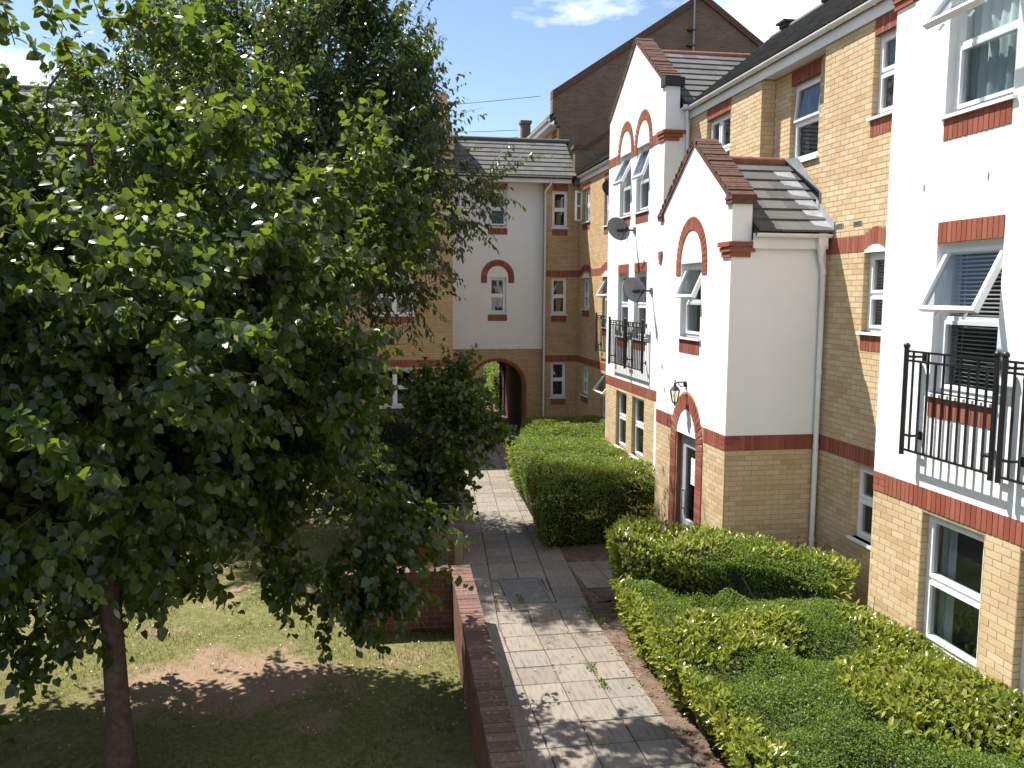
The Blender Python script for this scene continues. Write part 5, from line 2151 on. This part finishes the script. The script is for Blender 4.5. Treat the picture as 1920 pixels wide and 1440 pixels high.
# ================================================================ trees
def build_tree(name, label, base, top, r0, crown, n_cl, tw_per, lf_per, kind, mat, bark, size, tw_len, single=0, up=.0, droop=.35, extra=(), seed=1, hang=.5, lean=(0, 0), shell=.55, part_group=None, squash=None, nup=.9, bracts=0, tips=()):
    """crown: list of (centre, radii); clusters of twigs fill them, limbs reach the clusters"""
    global rng
    rng = np.random.default_rng(seed)
    r = rng
    g = thing(name, base, label, 'tree', part_group)
    b, tpt = np.array(base, float), np.array(top, float)
    path, rad_ = [], []
    for i in range(9):
        u = i / 8
        p = b + (tpt - b) * u + np.array([.10 * math.sin(3 * u + seed), .08 * math.cos(4 * u + seed), 0]) * u
        path.append(tuple(p))
        rad_.append(r0 * (1.28 if i == 0 else 1.0) * (1 - .72 * u))
    m = MB()
    m.tube(path, rad_, 12)
    m.build('trunk', bark, g)
    P3 = np.array(path)
    # cluster centres
    C = []
    wts = np.array([c[1][0] * c[1][1] * c[1][2] for c in crown])
    wts = wts / wts.sum()
    for k in range(n_cl):
        c, rr = crown[r.choice(len(crown), p=wts)]
        d = unit(1)[0]
        q = (shell + (1 - shell) * r.random()) if r.random() < .8 else r.random() * shell + .1
        C.append(np.array(c) + d * np.array(rr) * q)
    C += [np.array(e) for e in extra]
    C = np.array(C)
    if squash is not None:
        C = C[squash(C)]
    if len(tips):
        C = np.concatenate([C, np.array(tips, float)])
    axis_c = np.mean(np.array([c[0] for c in crown]), axis=0)
    # limbs
    m = MB()
    limbs = []
    nl = 15
    for k in range(nl):
        tgt = C[r.integers(len(C))]
        u0 = .30 + .65 * k / nl
        s = b + (tpt - b) * u0
        e = s + (tgt - s) * .72
        mid = (s + e) / 2 + np.array([0, 0, .22 * np.linalg.norm(e - s) * (.6 if tgt[2] > s[2] else .2)])
        pts = [s, s * .5 + mid * .5 + r.normal(0, .05, 3), mid, mid * .45 + e * .55 + r.normal(0, .06, 3), e]
        rr = r0 * (.42 - .2 * u0)
        m.tube([tuple(p) for p in pts], [rr, rr * .8, rr * .62, rr * .42, rr * .22], 7)
        limbs += pts[1:]
    limbs += [np.array(p) for p in path[3:]]
    LB = np.array(limbs)
    # every cluster grows from the nearest limb or from a cluster already reached
    order = np.argsort([np.min(np.linalg.norm(LB - c, axis=1)) for c in C])
    nodes, rads = [q for q in LB], [.022] * len(LB)
    for ci in order:
        c = C[ci]
        NA = np.array(nodes)
        d = np.linalg.norm(NA - c, axis=1) + np.clip(NA[:, 2] - c[2], 0, 9) * .35
        k = int(np.argmin(d))
        s, rr = NA[k], rads[k]
        mid = (s + c) / 2 + r.normal(0, .03 + .09 * np.linalg.norm(c - s), 3) + np.array([0, 0, .05])
        m.tube([tuple(s), tuple(mid), tuple(c)], [rr, rr * .8, max(rr * .6, .006)], 5, cap=False)
        nodes.append(c)
        rads.append(max(rr * .7, .007))
    # twigs
    nt = len(C) * tw_per
    S0 = np.repeat(C, tw_per, axis=0) + r.normal(0, .10, (nt, 3))
    out = S0 - axis_c
    out = out / np.maximum(np.linalg.norm(out, axis=1, keepdims=True), 1e-6)
    hz = np.clip((S0[:, 2] - axis_c[2]) / 3.0, -1, 1)
    D = out * .8 + unit(nt) * .75
    D[:, 2] += up * (.4 + .9 * np.clip(hz, 0, 1)) - droop * np.clip(-hz + .35, 0, 1)
    D /= np.linalg.norm(D, axis=1, keepdims=True)
    Ln = r.uniform(.55, 1.25, nt) * tw_len
    for i in range(0, nt, 3):
        e = S0[i] + D[i] * Ln[i]
        m.tube([tuple(S0[i]), tuple((S0[i] + e) / 2 + np.array([0, 0, .03])), tuple(e)], [.006, .0045, .002], 3, cap=False)
    m.build('branches', 'twig' if kind != 'lance' else bark, g)
    K = lf_per
    tt = np.tile((np.arange(K) + .5) / K, nt) * .98 + .05
    idx = np.repeat(np.arange(nt), K)
    n = len(idx)
    P = S0[idx] + D[idx] * (Ln[idx] * tt)[:, None]
    P[:, 2] -= droop * .25 * (Ln[idx] * tt) ** 2
    side = np.cross(D[idx], np.array([0, 0, 1.]))
    side /= np.maximum(np.linalg.norm(side, axis=1, keepdims=True), 1e-6)
    sg = np.where(np.tile(np.arange(K), nt) % 2 == 0, 1.0, -1.0)[:, None]
    axd = D[idx] * .55 + side * sg * .8 + unit(n) * .8
    axd[:, 2] -= hang
    nb = np.tile([[0, 0, nup]], (n, 1)) + out[idx] * .5 + unit(n) * 1.1
    P += axd * .025
    sz = r.uniform(size[0], size[1], n) * np.where(tt > .85, .75, 1.0)
    cloud(name, g, P, frames(axd, nb), sz, kind, mat, 'crown', single=single)
    if bracts:
        k = r.choice(n, bracts, replace=False)
        a2 = unit(bracts) * .5 + np.array([0, 0, -.9])
        cloud(name, g, P[k] + a2 * .04, frames(a2, unit(bracts)), r.uniform(.06, .09, bracts), 'lance', 'lime_bract', 'bracts')
    return g


LCEN = (-2.55, 8.35, 3.75)


def lime_keep(C):
    """the crown keeps clear of the camera and thins out over the trunk foot"""
    d = np.linalg.norm(C - np.array([0, 0, CAM_H]), axis=1)
    return (d > 4.6) & (C[:, 2] > .9)


lime_extra = []
for (x, y, z) in ((.0, 10.2, 5.3), (.25, 10.3, 5.5), (.1, 10.4, 5.9), (-.1, 10.3, 6.3), (.15, 10.1, 5.0), (-.2, 10.0, 5.7), (-.3, 10.2, 4.8), (.35, 10.3, 5.2),
                  (.3, 9.2, 1.9), (.1, 9.1, 1.6), (-.1, 9.3, 2.1), (.45, 9.5, 2.0), (-.3, 9.2, 1.7), (.35, 9.4, 1.55), (.0, 9.3, 1.85), (.2, 9.5, 2.3), (-.1, 9.4, 1.2), (-.3, 9.3, 1.15), (.1, 9.5, 1.3), (-.5, 9.4, 1.3), (-.2, 9.5, 1.45),
                  (-1.0, 9.3, 1.5), (-1.1, 9.4, 1.9), (-4.2, 8.2, 1.4), (-3.6, 7.8, 1.2), (-4.6, 8.0, 1.7), (-3.3, 8.3, 1.35), (-3.9, 7.9, 1.6),
                  (-4.6, 8.9, 6.9), (-4.2, 8.9, 7.2), (-3.4, 9.0, 6.8), (-5.2, 8.6, 6.8), (-2.8, 9.0, 6.7), (-2.3, 9.1, 7.1), (-1.7, 9.3, 6.8), (-2.0, 9.2, 6.9), (-1.3, 9.5, 6.6), (-.9, 9.7, 6.4)):
    lime_extra.append((x, y, z))
build_tree('lime_tree', 'big lime tree with broad heart-shaped leaves filling the left of the view', (-2.28, 7.95, -.12), (-2.7, 8.9, 5.9), .118,
           [((-2.75, 9.1, 3.95), (2.65, 2.6, 2.6)), ((-1.45, 9.6, 3.3), (1.25, 1.6, 1.9)), ((-4.8, 9.0, 3.45), (2.1, 2.0, 2.5))],
           600, 9, 14, 'heart', 'leaf_lime', 'bark', (.075, .125), .62, single=300, up=.35, droop=.55, extra=lime_extra, seed=5, hang=.75, squash=lime_keep, nup=.45, bracts=5000)
build_tree('cherry_tree', 'tall cherry tree with drooping narrow leaves standing behind the lime', (-1.95, 17.0, -.15), (-1.5, 16.9, 8.6), .15,
           [((-1.0, 17.0, 6.7), (2.9, 2.3, 4.6)), ((.55, 16.6, 6.2), (1.6, 1.6, 2.2)), ((.45, 16.9, 7.2), (1.7, 1.7, 2.6)), ((-3.3, 18.6, 7.0), (2.3, 1.8, 3.6))],
           700, 8, 24, 'lance', 'leaf_cherry', 'bark_cherry', (.10, .16), 1.0, up=.75, droop=.30, seed=9, hang=1.15, nup=.4,
           tips=[(1.0, 15.9, 6.2), (1.4, 15.9, 6.35), (1.8, 15.9, 6.5), (2.05, 15.9, 6.6), (1.5, 16.0, 6.0), (.5, 16.0, 5.9), (.9, 15.9, 5.4), (.4, 15.9, 4.7), (.8, 15.9, 4.62), (-.1, 16.0, 4.4)],
           squash=lambda C: (C[:, 2] > 3.2) & (C[:, 0] < np.interp(C[:, 2], [3, 5.0, 5.5, 7.4, 9, 10.5], [-.75, -.50, .85, 1.15, .85, .1])))
build_tree('young_lime_tree', 'small leafy lime tree beside the path in front of the arched passage', (1.12, 16.1, .28), (1.15, 16.0, 2.9), .065,
           [((1.5, 15.7, 2.15), (.85, .9, .95)), ((.7, 15.5, 1.15), (1.15, .8, .6))],
           100, 8, 12, 'heart', 'leaf_lime', 'bark', (.075, .12), .5, up=.3, droop=.5, seed=13, hang=.7, nup=.45)
build_tree('background_tree', 'tree added at the far left as a dark backing behind the lime leaves', (-8.2, 17.5, -.15), (-8.0, 17.5, 5.5), .14,  # added tree, keeps the gaps in the lime crown dark
           [((-8.0, 17.5, 4.6), (3.0, 2.4, 2.9))],
           170, 8, 13, 'heart', 'leaf_lime', 'bark', (.09, .14), .75, up=.3, droop=.5, seed=21, hang=.7, nup=.45)

st = thing('tree_stake', (1.30, 15.95, .28), 'pale metal stake beside the trunk of the small lime tree', 'stake')
m = MB()
m.tube([(1.33, 15.95, .25), (1.33, 15.95, 1.15)], .028, 8)
m.build('stake', 'galvanised', st)
m = MB()
m.box(1.12, 1.33, 15.96, 16.10, .95, 1.0)
m.build('tie', 'iron_black', st)

# ================================================================ iron gate in the passage
gt = thing('iron_gate', (5.2, 32.25, -.2), 'black iron gate leaf standing half open inside the arched passage', 'gate')
ga, gb_ = np.array([5.21, 32.3]), np.array([4.92, 31.5])
e = (gb_ - ga) / np.linalg.norm(gb_ - ga)
Lg = np.linalg.norm(gb_ - ga)
for u, w in ((0, .022), (1, .03)):
    p = ga + e * Lg * u
    m = MB()
    m.tube([(p[0], p[1], -.17), (p[0], p[1], 1.75 + (.45 if u == 1 else 0))], w, 8)
    m.build('stile', 'iron_black', gt)
for z in (-.1, .9, 1.65):
    m = MB()
    m.tube([(ga[0], ga[1], z), (gb_[0], gb_[1], z)], .016, 6)
    m.build('rail', 'iron_black', gt)
for i in range(1, 7):
    p = ga + e * Lg * i / 7
    m = MB()
    m.tube([(p[0], p[1], -.1), (p[0], p[1], 1.95 + .03 * i)], .010, 5)
    m.build('bar', 'iron_black', gt)

finish_pieces(THINGS)
